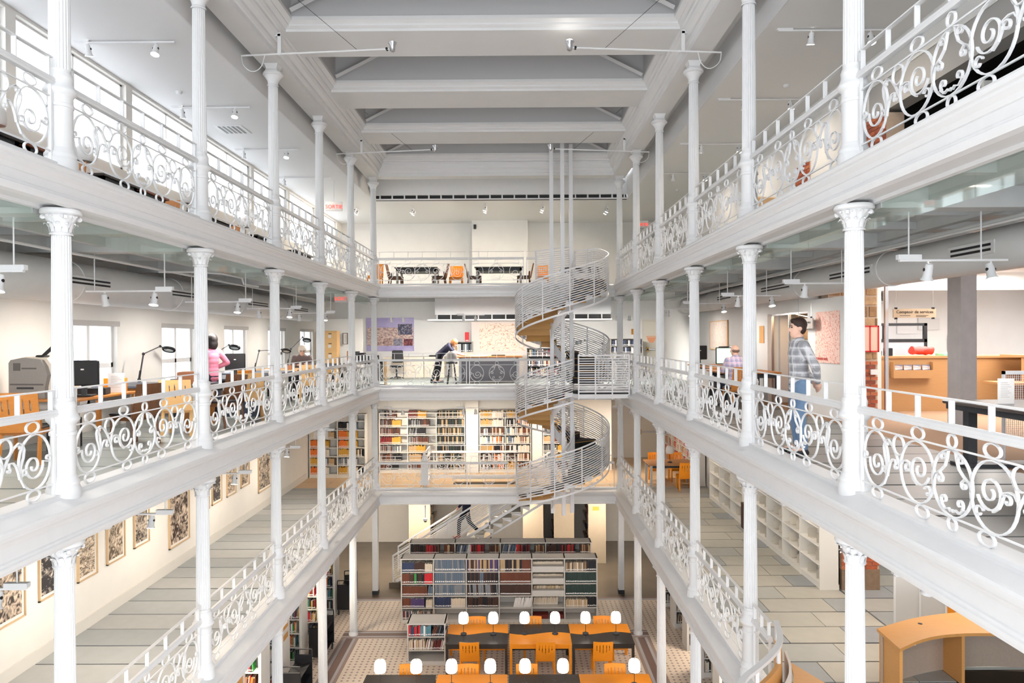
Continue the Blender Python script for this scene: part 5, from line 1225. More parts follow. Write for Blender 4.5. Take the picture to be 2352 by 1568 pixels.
# ================================================================== MIDDLE GALLERY, RIGHT
BRICKS = [mat('brick_%d' % i, srgb(*c), .85, var=.2, vscale=14, bump=.4, bscale=40) for i, c in enumerate([(176, 92, 62), (156, 80, 56), (190, 110, 76), (140, 74, 56)])]
STONES = [mat('stone_%d' % i, srgb(*c), .9, var=.22, vscale=9, bump=.5, bscale=25) for i, c in enumerate([(176, 140, 104), (158, 122, 88), (190, 156, 120)])]
MORT = mat('mortar', srgb(190, 168, 148), .95, var=.08, vscale=20)
brickmesh = {}
def brick_wall(name, label, x0, x1, y, z0, z1, stone_from=None, facing='y', parent=None, bricks=True, limit=1e9):
    """wall whose face lies at y (facing -y) or x=y (facing -x); bricks are parts"""
    t = thing(name, label, 'wall', (0, 0, 0)); t['kind'] = 'structure'; del t['category']
    d = .3
    (bx(x0, x1, y+.012, y+d, z0, z1) if facing == 'y' else bx(y+.012, y+d, x0, x1, z0, z1)).build('mortar_core', MORT, t)
    zs_ = stone_from or z1; z = z0; r = 0; n = 0
    while z < zs_-.03:
        x = x0-(.11 if r % 2 else 0)
        while x < x1-.02:
            a, b = max(x, x0)+.004, min(x+.215, x1)-.004; k = n % 4; n += 1
            if b-a > .03 and z < limit:
                key = (round(b-a, 3), k)
                if key not in brickmesh: brickmesh[key] = bx(0, b-a, 0, .03, 0, .062).mesh('brick', BRICKS[(k*7+int((b-a)*90)) % 4])
                if facing == 'y': inst('brick', brickmesh[key], t, (a, y-.004*random.random(), z))
                else: inst('brick', brickmesh[key], t, (y-.004*random.random(), b, z), (0, 0, -PI/2))
            x += .225
        z += .073; r += 1
    z = zs_
    while z < z1-.05:
        x = x0; h = random.uniform(.16, .26); h = min(h, z1-z)
        while x < x1-.03:
            w_ = min(random.uniform(.22, .42), x1-x)
            g = .012; k = random.randrange(3)
            s = MB().bev(x+g, x+w_-g, y-.02*random.random(), y+.05, z+g, z+h-g, .012) if facing == 'y' else MB().bev(y-.02*random.random(), y+.05, x+g, x+w_-g, z+g, z+h-g, .012)
            s.build('stone', STONES[k], t); x += w_
        z += h
    return t
# wall panel with the pink map
struct(bx(5.75, 5.87, 12.05, 13.75, FLOOR[2], 8.66).build('wall_panel', PLASTERW))
mpk = thing('wall_map', 'pink old city map poster on the white panel behind the man in the plaid shirt', 'map', (5.735, 13.38, 7.46), -PI/2)
bx(0, .98, 0, .012, 0, .95).build('sheet', art_mat('pink_map', srgb(226, 132, 110), srgb(250, 214, 200), 5, .16, .14, 'lines', (1, 1, 1)), mpk)
for a_, b_ in ((.03, .07), (.09, .33), (.35, .52)): bx(a_, b_, -.003, 0, .05, .095).build('title_block', mat('map_red', srgb(196, 96, 84), .8), mpk)
# glass door and stone alcove beyond it
brick_wall('alcove_wall', 'rough stone and brick wall of the lit alcove behind the plaid-shirted man', 14.0, 15.9, 6.3, FLOOR[2], 8.6, FLOOR[2]+1.0, 'x')
struct(bx(6.0, 6.9, 15.85, 16.0, FLOOR[2], 9.2).build('alcove_end', PLASTERW)); struct(bx(5.75, 5.95, 13.75, 15.95, 8.45, 9.4).build('alcove_lintel', PLASTERW))
gd = thing('glass_door', 'framed glass panel in front of the stone alcove', 'glass panel', (5.8, 13.8, Z))
for y in (.0, .98, 1.95): bx(-.02, .02, y, y+.04, 0, 1.98).build('frame_bar', STEEL, gd)
bx(-.02, .02, 0, 2.0, 1.95, 1.99).build('frame_bar', STEEL, gd); bx(-.004, .004, .04, .98, 0, 1.95).build('pane', glass('clear_glass', (.97, .98, .97), .05), gd)
sg = thing('hanging_sign', 'grey hanging sign for the service counter above the glass panel', 'sign', (5.6, 13.55, 8.2), -PI/2)
bx(-.38, .38, -.01, .01, -.1, .1).build('board', mat('sign_grey', srgb(186, 178, 172), .6), sg); text('Comptoir de services', sg, (0, -.012, .0), .068, INK)
for x in (-.3, .3): bx(x-.02, x+.02, -.012, .012, .1, .13).build('clip', BLACK, sg); MB().cyl((x, 0, .13), (x, 0, 1.17), .004, 5).build('wire', STEEL, sg)
box_on('oak lectern with papers inside the stone alcove', (6.05, 14.35, Z), (.3, .42, 1.05), OAK, 0, 'lectern', 'lectern')
notice('white notice sheet standing on the alcove lectern', (6.0, 14.5, Z+1.06), -PI/2, .3, .36)
# brick pier and service counter room
brick_wall('brick_pier', 'brick and stone pier left of the service counter', 5.95, 6.88, 13.3, FLOOR[2], 8.86, 7.5)
rn = thing('red_notice', 'red framed notice board on the brick pier', 'notice', (6.55, 13.27, 7.65))
bx(0, .34, 0, .01, 0, .5).build('sheet', mat('pink_paper', srgb(240, 200, 180), .8), rn)
for a, b, c, d in ((0, .34, 0, .025), (0, .34, .475, .5), (0, .025, 0, .5), (.315, .34, 0, .5), (.16, .18, 0, .5)): bx(a, b, -.008, 0, c, d).build('frame', mat('frame_red', srgb(220, 40, 44), .5), rn)
box_on('small white switch plate on the brick pier', (6.8, 13.275, 7.22), (.14, .02, .1), PAPER, 0, 'switch_plate', 'switch plate')
RW = 18.2
struct(bx(6.9, 14, RW, RW+.2, 6.4, 9.6).build('wall_far_right', PLASTERW)); struct(bx(13.3, 13.5, -2, RW, 6.4, 9.6).build('wall_far_right', PLASTERW))
struct(bx(6.88, 7.0, 13.4, RW, 6.4, 9.6).build('wall_far_right', PLASTERW)); struct(bx(6.4, 13.4, -2, RW, 9.40, 9.5).build('ceiling_far_right', CEILW))
area('counter_room_light', (9.5, 13.5, 9.35), (0, 0, 0), 4, 5, P_CR, (1, .98, .95))
struct(bx(6.95, 13.3, 16.2, 16.3, 9.0, 9.4).build('wall_beam', PLASTERW))
# bright borrowed-light window with vent slot
bw2 = thing('window_20', 'bright glazed opening in the wall behind the service counter', 'window', (7.1, RW-.05, Z)); bw2['kind'] = 'structure'; del bw2['category']
bx(0, 2.2, -.02, .02, .9, 2.3).build('pane', mat('bright_pane', (.88, .90, .92), .3), bw2); bx(.75, 1.35, -.04, -.02, .95, 2.1).build('blue_banner', art_mat('blue_banner', srgb(150, 172, 200), srgb(96, 110, 130), 2, .55, .1, stretch=(1, 1, 3)), bw2)
bx(0, 2.35, -.08, 0, 2.42, 2.62).build('slot_void', BLACK, bw2); bx(0, 2.5, -.1, 0, 2.34, 2.38).build('ledge', WHITE, bw2)
for k in range(5): bx(.6*k-.02, .6*k+.02, -.1, -.02, 2.40, 2.64).build('slot_bar', WHITE, bw2)
sc_ = thing('service_counter', 'tall plywood service counter beyond the balustrade on the right', 'counter', (7.2, 13.9, Z))
bx(0, 3.4, 0, .04, 0, 1.05).build('front_panel', PLYW, sc_); bx(-.03, 3.4, -.03, .7, 1.05, 1.09).build('top', PLYW, sc_); bx(0, .04, .04, .7, 0, 1.05).build('side_panel', PLYW, sc_)
lf = thing('leaflet_holder', 'wooden leaflet holder with blue leaflets on the counter front', 'leaflet holder', (7.45, 13.88, Z+.66))
bx(0, .75, -.12, -.10, 0, .16).build('front_lip', PLYW, lf); bx(0, .75, -.10, 0, 0, .02).build('bottom', PLYW, lf); bx(-.02, 0, -.12, 0, 0, .32).build('side', PLYW, lf); bx(.75, .77, -.12, 0, 0, .32).build('side', PLYW, lf)
for k in range(4):
    o = bx(0, .15, 0, .02, 0, .24).build('leaflet', art_mat('leaflet', srgb(230, 205, 190), srgb(84, 92, 120), 3, .45, .1, stretch=(.3, .3, 3))); o.location = (7.49+.18*k, 13.80, Z+.685); o.rotation_euler = (-.15, 0, 0); tag(o, 'blue and cream leaflet in the counter holder, %s from the left' % NUM[k], 'leaflet', 'leaflets on the counter front')
# things on the counter
rb = MB().lathe([(.02, -.25), (.085, -.24), (.07, -.16), (.085, -.05), (.075, .03), (.09, .10), (.07, .17), (.08, .24), (.03, .25)], 14, rf=lambda t, z: 1+.1*math.sin(3*t+z*9)).xf(Matrix.Rotation(PI/2, 4, 'Y')).build('red_roll', mat('red_nylon', srgb(226, 52, 40), .5, bump=.5, bscale=20), None, True, (8.2, 14.15, Z+1.195), (0, 0, .25)); tag(rb, 'bright red rolled bag lying on the service counter', 'bag')
box_on('green folder beside the red roll on the service counter', (8.60, 14.05, Z+1.092), (.22, .24, .05), mat('mint', srgb(140, 210, 170), .6), .1, 'folder', 'folder')
box_on('white papers beyond the green folder on the service counter', (8.62, 14.42, Z+1.092), (.26, .26, .04), PAPER, 0, 'papers', 'papers')
box_on('black pen cup on the left of the service counter', (7.5, 14.1, Z+1.092), (.13, .13, .16), BLACK, 0, 'cup', 'cup')
box_on('black card reader at the left end of the service counter', (7.32, 14.2, Z+1.092), (.14, .16, .1), BLACK, 0, 'card_reader', 'card reader')
box_on('small orange box near the pillar on the service counter', (8.83, 14.1, Z+1.092), (.1, .1, .14), MATS['oak_brown'], 0)
notice('small white display card on the service counter', (7.68, 14.25, Z+1.092), .5, .12, .2)
pb = thing('partition_screen', 'black framed office partition with two windows behind the service counter', 'screen', (7.75, 16.0, Z))
bx(0, 1.65, 0, .05, .3, 1.35).build('fabric_panel', mat('partition_grey', srgb(160, 158, 162), .8), pb)
for a, b, c, d in ((0, 1.65, 1.35, 1.42), (0, 1.65, 1.72, 1.78), (0, .07, .3, 1.78), (.66, .73, .3, 1.78), (1.58, 1.65, .3, 1.78)): bx(a, b, -.01, .06, c, d).build('frame_bar', BLACK, pb)
for a, b in ((.07, .66), (.73, 1.58)): bx(a, b, .02, .03, 1.42, 1.72).build('pane', PANE, pb)
hs = thing('hanging_sign', 'beige hanging sign reading Comptoir de services above the counter', 'sign', (7.12, 12.5, 8.36))
bx(-.38, .38, -.012, .012, -.085, .075).build('board', mat('sign_beige', srgb(214, 186, 156), .6), hs); text('Comptoir de services', hs, (0, -.014, -.005), .075, INK); 
for a_, b_, c_ in ((-.27, -.08, -.045), (.02, .24, -.045), (.02, .20, -.065)): bx(a_, b_, -.0145, -.012, c_-.004, c_+.004).build('small_print', INK, hs)
for x in (-.33, .33):
    bx(x-.02, x+.02, -.016, .016, .07, .1).build('clip', BLACK, hs); bx(x-.02, x+.02, -.016, .016, -.11, -.08).build('clip', BLACK, hs); MB().cyl((x, 0, .1), (x, 0, 1.05), .004, 5).build('wire', STEEL, hs)
# grey pillar
pl = bx(6.99, 7.24, 11.0, 11.34, FLOOR[2], 9.4).build('pillar', mat('raw_grey', srgb(176, 174, 176), .85, var=.08, vscale=5, bump=.3, bscale=14)); tag(pl, 'square grey pillar standing in front of the service counter', 'pillar')
ge = bx(6.84, 6.90, 12.95, 13.0, FLOOR[2], 9.3).build('glass_edge_post', STEEL); tag(ge, 'thin steel post at the edge of the brick pier', 'post')
# second counter further right with shelf and chair
c2 = thing('service_counter', 'second plywood counter with bracketed shelf at the right edge', 'counter', (9.55, 13.2, Z))
bx(0, 1.1, 0, .04, .62, 1.08).build('front_panel', PLYW, c2); bx(1.1, 3, -.2, .04, .0, 1.08).build('front_panel', PLYW, c2); bx(-.02, 3, -.02, .6, 1.08, 1.12).build('top', PLYW, c2); bx(-.55, 1.1, -.35, .3, .58, .62).build('shelf', PLYW, c2); bx(.1, .7, .05, .1, 0, .58).build('support', PLYW, c2)
MB().ext([(-.3, .58), (.0, .58), (.0, .3)], 'x', .1, .13).build('bracket', PLYW, c2); MB().ext([(-.3, .58), (.0, .58), (.0, .3)], 'x', .6, .63).build('bracket', PLYW, c2)
bg_ = thing('swivel_chair', 'dark blue jacket hanging over a grey chair behind the pillar', 'chair', (9.3, 15.2, Z))
MB().bev(-.25, .25, -.25, .25, .42, .5, .03).build('seat', GREYL, bg_); MB().bev(-.22, .22, .2, .28, .55, 1.0, .03).build('backrest', GREYL, bg_); MB().lathe([(.24, .45), (.27, .6), (.22, .85), (.12, .92)], 12).build('jacket', mat('navy_cloth', srgb(40, 44, 78), .8), bg_, True); MB().cyl((0, 0, .02), (0, 0, .42), .04, 8).build('stand', CHAR, bg_)
wp = thing('wall_papers', 'pinned white papers on the bright wall behind the pillar', 'papers', (9.9, RW-.03, 7.0))
for k, (x, z, w_, h) in enumerate([(.0, 1.0, .5, .45), (.55, 1.1, .55, .3), (0, .3, .75, .6), (1.3, .55, .35, .4)]): bx(x, x+w_, 0, .008, z, z+h).build('sheet', [PAPER, mat('paper_b', (.7, .69, .68), .8)][k % 2], wp)
# dark table with rack near the camera
dk = thing('dark_table', 'dark wood table just behind the nearest right balustrade', 'table', (5.05, 5.9, Z))
MB().bev(0, 1.5, 0, 2.4, .70, .74, .008).build('top', mat('dark_top', srgb(66, 58, 56), .2), dk); bx(.03, 1.47, .03, 2.37, .64, .70).build('apron', CHAR, dk)
for x, y in ((.12, .2), (.12, 2.1), (1.3, .2), (1.3, 2.1)): bx(x, x+.1, y, y+.1, .04, .64).build('leg', CHAR, dk)
bx(.02, 1.4, .12, .38, 0, .04).build('foot', CHAR, dk); bx(.02, 1.4, 2.02, 2.28, 0, .04).build('foot', CHAR, dk)
mr = thing('mesh_rack', 'white wire mesh display rack standing behind the dark table', 'rack', (5.87, 8.42, Z))
WM = mat('white_mesh', (.78, .78, .80), .4)
for k in range(18): bx(.0+.024*k, .003+.024*k, 0, .004, .2, 1.04).build('wire', WM, mr)
for k in range(32): bx(0, .42, -.002, .002, .22+.026*k, .223+.026*k).build('wire', WM, mr)
bx(-.02, .44, -.02, .02, 1.03, 1.07).build('rim', WM, mr); bx(-.02, .0, -.02, .02, 0, 1.07).build('rim', WM, mr); bx(.42, .44, -.02, .02, 0, 1.07).build('rim', WM, mr)
notice('white price notice standing on the dark table', (5.42, 7.75, Z+.742), 0, .18, .28)
# computer desks further along
desk('brown desk where the bald man sits', 4.45, 5.7, 14.98, 16.3, OAK, CHAR, .73)
desk('brown computer desk beyond the bald man', 4.8, 5.65, 17.0, 19.6, OAK, CHAR, .73)
monitor('black monitor with lit screen in front of the bald man', (4.75, 15.75, Z+.735), PI-.1, .46, .38, mat('lit_screen', srgb(190, 220, 196), .3, emit=.6))
monitor('large black monitor on the brown computer desk, nearer one', (5.2, 17.4, Z+.735), .6, .46, .38); monitor('large black monitor on the brown computer desk, farther one', (5.0, 19.0, Z+.735), .4, .46, .38)
table_lamp('unlit white table lamp on the desk before the bald man', (5.0, 16.1, Z+.735), False)
notice('white folded notice on the desk near the bald man', (5.1, 15.3, Z+.735), .3, .26, .26)
chair('brown slotted chair under the bald seated man', (4.60, 14.5, Z), .12, 'oak')
frame('pale framed map on the right wall of the middle gallery', (5.74, 19.7, 7.99), 1.7, .82, '-x', MAPLE, art_mat('pale_map', srgb(236, 214, 196), srgb(246, 232, 220), 3, .2, .2, 'lines'))
for k, (y, z, w_, h) in enumerate([(17.2, 8.1, .5, .22), (16.3, 8.0, .3, .4)]): o = bx(-.01, 0, -w_/2, w_/2, -h/2, h/2).build('notice', MATS['ochre_notice'] if k == 0 else mat('wood_notice', srgb(222, 170, 110), .7)); o.location = (5.745, y, z); tag(o, ['small wooden plaque on the right wall beyond the bald man', 'orange notice on the right wall by the second column'][k], 'notice')
area('alcove_lamp', (6.05, 14.9, 8.4), (0, .3, 0), .3, 1.2, 4.5, (1, .66, .34))
# ================================================================== UPPER GALLERY
Z3 = FLOOR[3]
def desk3(label, x0, x1, y0, y1, m, legs=CHAR):
    t = thing('reading_table', label, 'table', (x0, y0, Z3)); W, D = x1-x0, y1-y0
    MB().bev(0, W, 0, D, .70, .74, .006).build('top', m, t); bx(.05, W-.05, .05, D-.05, .60, .70).build('apron', legs, t)
    for x in (.05, W-.12):
        for y in (.05, D-.12): bx(x, x+.07, y, y+.07, 0, .70).build('leg', GREYL, t)
BR = wood('red_brown', srgb(150, 84, 56), srgb(128, 66, 42))
for i, (y0, y1) in enumerate([(3.9, 5.3), (7.6, 8.4), (8.43, 9.2), (10.0, 11.0), (11.05, 11.9), (13.0, 14.6), (16.0, 17.6), (18.8, 20.4)]):
    desk3('dark reading table along the left side of the upper gallery, %s from the camera' % ORD[i] if i not in (0, 2, 4) else 'red-brown reading table along the left side of the upper gallery, %s from the camera' % ORD[i], -6.88, -5.86, y0, y1, BLKT if i not in (0, 2, 4) else BR)
for i, y in enumerate([6.4, 7.7, 8.7, 10.5, 13.8, 16.8]):
    table_lamp('unlit white table lamp on the left tables of the upper gallery, %s from the camera' % ORD[i], (-6.45, y, Z3+.742), False, 'lamps on the left tables of the upper gallery')
desk3('small table under the nearest lamp of the upper gallery', -6.92, -6.0, 5.9, 6.9, BR)
for i, (x, y) in enumerate([(-6.3, 7.22), (-6.3, 9.62), (-6.3, 12.4), (-6.3, 15.2)]): chair('orange chair at the left tables of the upper gallery, %s from the camera' % ORD[i], (x, y, Z3), PI, 'oak', 'chairs on the left of the upper gallery')
# back tables with chairs
for i, (x0, x1) in enumerate([(-4.05, -2.6), (-1.35, .3)]):
    nm = ['left', 'right'][i]
    desk3('dark reading table at the back of the upper gallery, %s one' % nm, x0, x1, 23.6, 24.7, BLKT)
    chair('chair at the left end of the %s back table on the upper gallery' % nm, (x0-.02, 24.0, Z3), -PI/2, 'brown'); chair('chair at the right end of the %s back table on the upper gallery' % nm, (x1+.02, 24.0, Z3), PI/2, 'brown')
chair('bright orange chair between the two back tables of the upper gallery', (-2.03, 24.4, Z3), PI, 'orange'); chair('orange chair behind the left corner column of the upper gallery', (-4.7, 23.6, Z3), PI, 'orange')
desk3('dark table behind the spiral stair top on the upper gallery', 1.6, 3.0, 24.0, 25.0, BLKT)
chair('orange chair behind the spiral stair guard on the upper gallery', (.95, 24.2, Z3), PI, 'orange')
sp_ = bx(0, .10, -.1, 0, 0, .17).build('wall_speaker', BLACK); sp_.location = atY(1088, 526, 27.72); tag(sp_, 'small black speaker on the pier of the upper back wall', 'speaker')
# exit signs
def sortie(label, loc, rz, zt=12.6):
    t = thing('exit_sign', label, 'exit sign', loc, rz)
    bx(-.24, .24, -.03, .03, 0, .26).build('housing', PAPER, t); text('SORTIE', t, (0, -.032, .065), .15, mat('exit_red', srgb(240, 60, 40), .5, emit=.8), ext=.003); MB().cyl((0, 0, .26), (0, 0, zt-loc[2]), .01, 6).build('stem', WHITE, t)
p = atY(762, 484, 20.5); sortie('red lettered exit sign hanging on the left of the upper gallery', (p[0]+.07, 20.5, p[2]), .12)
p = atY(1474, 523, 26.0); sortie('red lettered exit sign at the back right of the upper gallery', (p[0], 26.0, p[2]), 0)
p = atY(788, 687, 20.5); sortie('red exit sign below the upper gallery on the left', (p[0], 20.5, p[2]-.1), .12, 9.37)
# smoke detectors and ceiling vents
for i, (u, v, nm) in enumerate([(411, 210, 'left side of the upper ceiling'), (1806, 195, 'right side of the upper ceiling'), (1556, 435, 'far right of the upper ceiling')]):
    p = atZ(u, v, ZC3); o = MB().lathe([(.06, 0), (.06, -.02), (.045, -.05), (.02, -.055)], 14).build('smoke_detector', WHITE, None, True, (p[0], p[1], ZC3)); tag(o, 'white smoke detector on the %s' % nm, 'smoke detector')
p = atZ(535, 297, ZC3); cvn = thing('ceiling_vent', 'square white ceiling vent on the left of the upper gallery', 'vent', (p[0], p[1], ZC3-.012))
bx(-.3, .3, -.3, .3, 0, .012).build('frame', WHITE, cvn)
for k in range(5): bx(-.24+.1*k, -.19+.1*k, -.25, .25, -.006, 0).build('slat', mat('vent_grey', (.3, .3, .3), .6), cvn)
# right side: dark glazed room, brick piers, fascia bands
struct(bx(6.02, 6.3, -2, 11.9, 11.6, 12.1).build('wall_lintel', mat('grey_lintel', (.42, .41, .40), .7)))
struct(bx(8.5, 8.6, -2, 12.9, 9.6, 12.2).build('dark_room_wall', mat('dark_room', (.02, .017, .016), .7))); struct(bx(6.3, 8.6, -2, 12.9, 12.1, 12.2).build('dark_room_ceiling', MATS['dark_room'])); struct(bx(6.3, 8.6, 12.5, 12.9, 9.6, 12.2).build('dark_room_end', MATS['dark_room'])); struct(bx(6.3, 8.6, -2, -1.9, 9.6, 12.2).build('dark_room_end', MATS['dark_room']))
brick_wall('brick_pier', 'brick pier at the end of the dark opening on the upper gallery', 11.3, 11.95, 5.98, Z3, 11.55, None, 'x')
brick_wall('brick_pier', 'brick strip on the right wall beyond the second upper bay', 14.2, 14.9, 5.97, Z3, 11.5, None, 'x')
o = bx(6.35, 6.5, 9.0, 11.2, Z3, Z3+1.25).build('blue_screen', mat('blue_panel', srgb(70, 92, 134), .6)); tag(o, 'blue panel behind the dark opening on the right of the upper gallery', 'panel')
box_on('light grey partition end inside the dark opening', (6.25, 9.0, Z3), (.5, .06, 1.6), mat('pale_grey_panel', (.6, .58, .56), .7), 0, 'partition', 'partition')
for i, (x, y) in enumerate([(4.7, 13.3), (4.9, 10.8)]): box_on('cardboard archive box on the right of the upper gallery, %s one' % ['farther', 'nearer'][i], (x, y, Z3), (.5, .4, [.95, .72][i]), mat('archive_tan', srgb(226, 186, 140), .8), .2, 'archive_box', 'box')
# ================================================================== LOWER GALLERY: PICTURES, DESK, ALCOVE
BWA = [art_mat('bw_%d' % i, srgb(*a), srgb(*b), s, t, .10, 'noise', st) for i, (a, b, s, t, st) in enumerate([((60, 52, 48), (216, 196, 176), 9, .48, (1, 2.2, .8)), ((52, 50, 52), (226, 214, 200), 7, .60, (1, 1, 1.6)), ((112, 96, 80), (230, 212, 190), 9, .5, (1, 1, 2.2)), ((94, 80, 66), (224, 206, 184), 8, .5, (1, 2, 1)), ((56, 50, 46), (196, 182, 166), 10, .5, (1, 1, 1)), ((52, 34, 26), (226, 206, 186), 7, .52, (1, 2.4, .9))])]
OAKF = wood('thin_oak', srgb(214, 186, 150), srgb(196, 166, 128))
PICS = [(9.1, 9.904, 4.05, 4.93), (10.19, 10.80, 4.12, 4.92), (11.1, 11.62, 4.08, 4.93), (11.9, 12.45, 4.10, 4.92), (12.75, 13.28, 4.13, 4.92), (14.05, 14.92, 3.72, 4.93), (15.45, 15.9, 4.1, 4.9), (16.05, 16.58, 4.13, 4.9), (16.88, 17.43, 4.13, 4.9), (17.75, 18.3, 4.16, 4.9), (18.95, 19.92, 3.77, 4.92)]
for i, (a, b, c, d) in enumerate(PICS):
    frame('sepia photograph in thin oak frame on the lower left wall, %s from the camera' % (ORD[i] if i < 10 else 'eleventh'), (WL+.002, (a+b)/2, (c+d)/2), b-a, d-c, 'x', OAKF, BWA[i % 6], .035, .045)
z1 = FLOOR[1]
# framed things turned to face +x: local -y must look along +x
# far end of the lower gallery: table, chairs and lamp, fire door
t = thing('reading_table', 'wood topped table at the far right end of the lower gallery', 'table', (4.12, 21.6, z1))
MB().bev(0, 1.45, 0, 1.0, .71, .745, .008).build('top', wood('walnut', srgb(190, 140, 96), srgb(168, 118, 76)), t)
for x in (.05, 1.38):
    for y in (.05, .88): bx(x, x+.07, y, y+.07, 0, .71).build('leg', STEEL, t)
bx(.06, 1.44, .06, .94, .63, .71).build('apron', CHAR, t)
table_lamp('white table lamp on the wood topped table of the lower gallery', (4.85, 22.0, z1+.747), False)
for i, (x, y, r) in enumerate([(4.6, 22.8, PI), (5.2, 21.5, 0.0), (5.25, 22.8, PI)]): chair('orange slotted chair at the far table of the lower gallery, %s' % ['far left one', 'near one', 'far right one'][i], (x, y, z1), r, 'orange', 'chairs at the lower gallery table')
door('cream fire door with push bar at the back right of the lower gallery', (4.75, 27.24, z1), 0, 1.0, 2.1, n=2)
# curved maple screen with white rail where the balustrade ends on the right
cs = thing('curved_screen', 'curved maple guard panel with white rail beside the second right column', 'guard', (0, 0, z1))
P = smoothpts([(3.32, 8.95), (3.22, 8.5), (3.02, 8.12), (2.68, 7.72), (2.36, 7.40), (2.2, 6.9)], 2)
def wall_strip(pts, th, za, zb):
    m = MB(); vs = []; n = len(pts)
    for i, (x, y) in enumerate(pts):
        a = pts[max(i-1, 0)]; b = pts[min(i+1, n-1)]; d = Vector((b[0]-a[0], b[1]-a[1])).normalized(); nx, ny = -d.y*th/2, d.x*th/2
        vs += [(x+nx, y+ny, za), (x-nx, y-ny, za), (x-nx, y-ny, zb), (x+nx, y+ny, zb)]
    fs = [(i*4+k, i*4+4+k, i*4+4+(k+1) % 4, i*4+(k+1) % 4) for i in range(n-1) for k in range(4)]+[(0, 1, 2, 3), (4*n-1, 4*n-2, 4*n-3, 4*n-4)]
    return m.add(vs, fs)
wall_strip(P, .05, 0, .84).build('maple_panel', DMAPLE, cs); wall_strip(P, .07, 1.03, 1.07).build('white_rail', WHITE, cs)
wall_strip([(x+.10, y-.06) for x, y in P], .03, 0, .70).build('white_liner', WHITE, cs)
for k in (2, 8, 14, 19):
    x, y = P[min(k, len(P)-1)]; bx(x-.02, x+.02, y-.02, y+.02, .84, 1.04).build('stanchion', WHITE, cs)
ct = MB().prism([(x+.14, y-.05) for x, y in P[2:]]+[(3.4, 6.9), (3.9, 7.6)], .56, .60).build('counter_top', DMAPLE, cs)
# short end of the balustrade on the right
balustrade('short white balustrade end beside the second right column of the lower gallery', 'balustrades on the right side of the lower gallery', (XR, 9.0, CURB[1]), PI/2, .62, [], 3)
# maple desk of the information point
idk = thing('information_desk', 'curved maple information desk in front of the mesh partition', 'desk', (0, 0, z1))
fr = smoothpts([(4.85, 8.85), (5.35, 9.18), (5.9, 9.32), (6.6, 9.3), (7.4, 9.05), (8.2, 8.5)], 2); bk = smoothpts([(8.8, 9.2), (8.0, 9.75), (7.2, 10.0), (6.4, 10.05), (5.6, 9.85), (4.88, 9.47)], 2)
MB().prism(fr+bk, .70, .74).build('top', DMAPLE, idk)
bx(4.9, 4.94, 8.95, 9.45, 0, .70).build('end_panel', DMAPLE, idk); MB().ext([(5.98, .006), (6.02, .006), (6.02, .7), (5.98, .7)], 'y', 9.4, 9.95).build('leg_panel', DMAPLE, idk)
wall_strip([(x, y-.12) for x, y in bk], .03, .02, .70).build('modesty_panel', mat('grey_beige_panel', srgb(176, 160, 146), .7, var=.04, vscale=30), idk)
bx(5.2, 5.28, 9.52, 9.56, .5, .6).build('power_socket', PAPER, idk); bx(5.32, 5.44, 9.53, 9.58, .48, .62).build('power_box', PAPER, idk)
MB().lathe([(.03, .741), (.03, .744), (.0, .744)], 12).xf(Matrix.Translation((5.55, 9.62, 0))).build('cable_grommet', BLACK, idk)
cf = bx(5.3, 9.2, 7.6, 9.35, z1+.001, z1+.005).build('carpet', mat('purple_carpet', srgb(58, 38, 46), .95, var=.1, vscale=80)); tag(cf, 'dark purple carpet under the information desk', 'carpet')
# corridor beyond, brick pier, mesh partition, wood panel
dk2 = deck('floor_corridor', 6.0, 12, -2, 16, z1, CEILG)
slabs(dk2, 6.0, 9.5, 9.9, 16, z1+.0, SLABD, splits=[(.4,), (.25, .7)])
brick_wall('brick_pier', 'brick pier beside the near end of the white shelving', 6.02, 6.72, 12.95, z1+.38, 6.2, None)
o = bx(6.02, 6.72, 12.93, 13.2, z1, z1+.38).build('pier_base', mat('rough_cement', srgb(140, 118, 98), .95, var=.15, vscale=12)); tag(o, 'rough grey cement base under the brick pier', 'pier base')
struct(bx(9.4, 9.5, 4, 16, z1, 6.3).build('wall_corridor', PLASTERW)); struct(bx(6.7, 9.5, 16, 16.1, z1, 6.3).build('wall_corridor', PLASTERW))
mpn = thing('mesh_partition', 'white perforated metal partition behind the information desk', 'partition', (6.12, 11.35, z1), -.35)
for x in (0, .36, .72): bx(x, x+.03, -.015, .015, 0, 2.2).build('post', WHITE, mpn)
bx(.03, .72, -.003, .003, .05, 2.2).build('perforated_sheet', mat('perforated', (.64, .63, .62), .5), mpn)
wpn = bx(0, .3, 0, .05, 0, 2.4).build('wood_panel', MATS['orange_maple'], None, False, (6.72, 11.2, z1)); tag(wpn, 'orange wooden panel beside the perforated partition', 'panel')
dpc = thing('dark_picture', 'large dark framed photograph behind the information desk', 'picture', (7.03, 11.2, z1+.35))
bx(0, 2.4, 0, .04, 0, 1.6).build('frame', STEEL, dpc); bx(.03, 2.37, -.004, 0, .03, 1.57).build('print', art_mat('dark_rock', srgb(34, 26, 24), srgb(150, 130, 120), 4, .62, .06), dpc)
area('corridor_light', (7.6, 11, 6.0), (0, 0, 0), 2, 3, P_CL, (1, .9, .78))
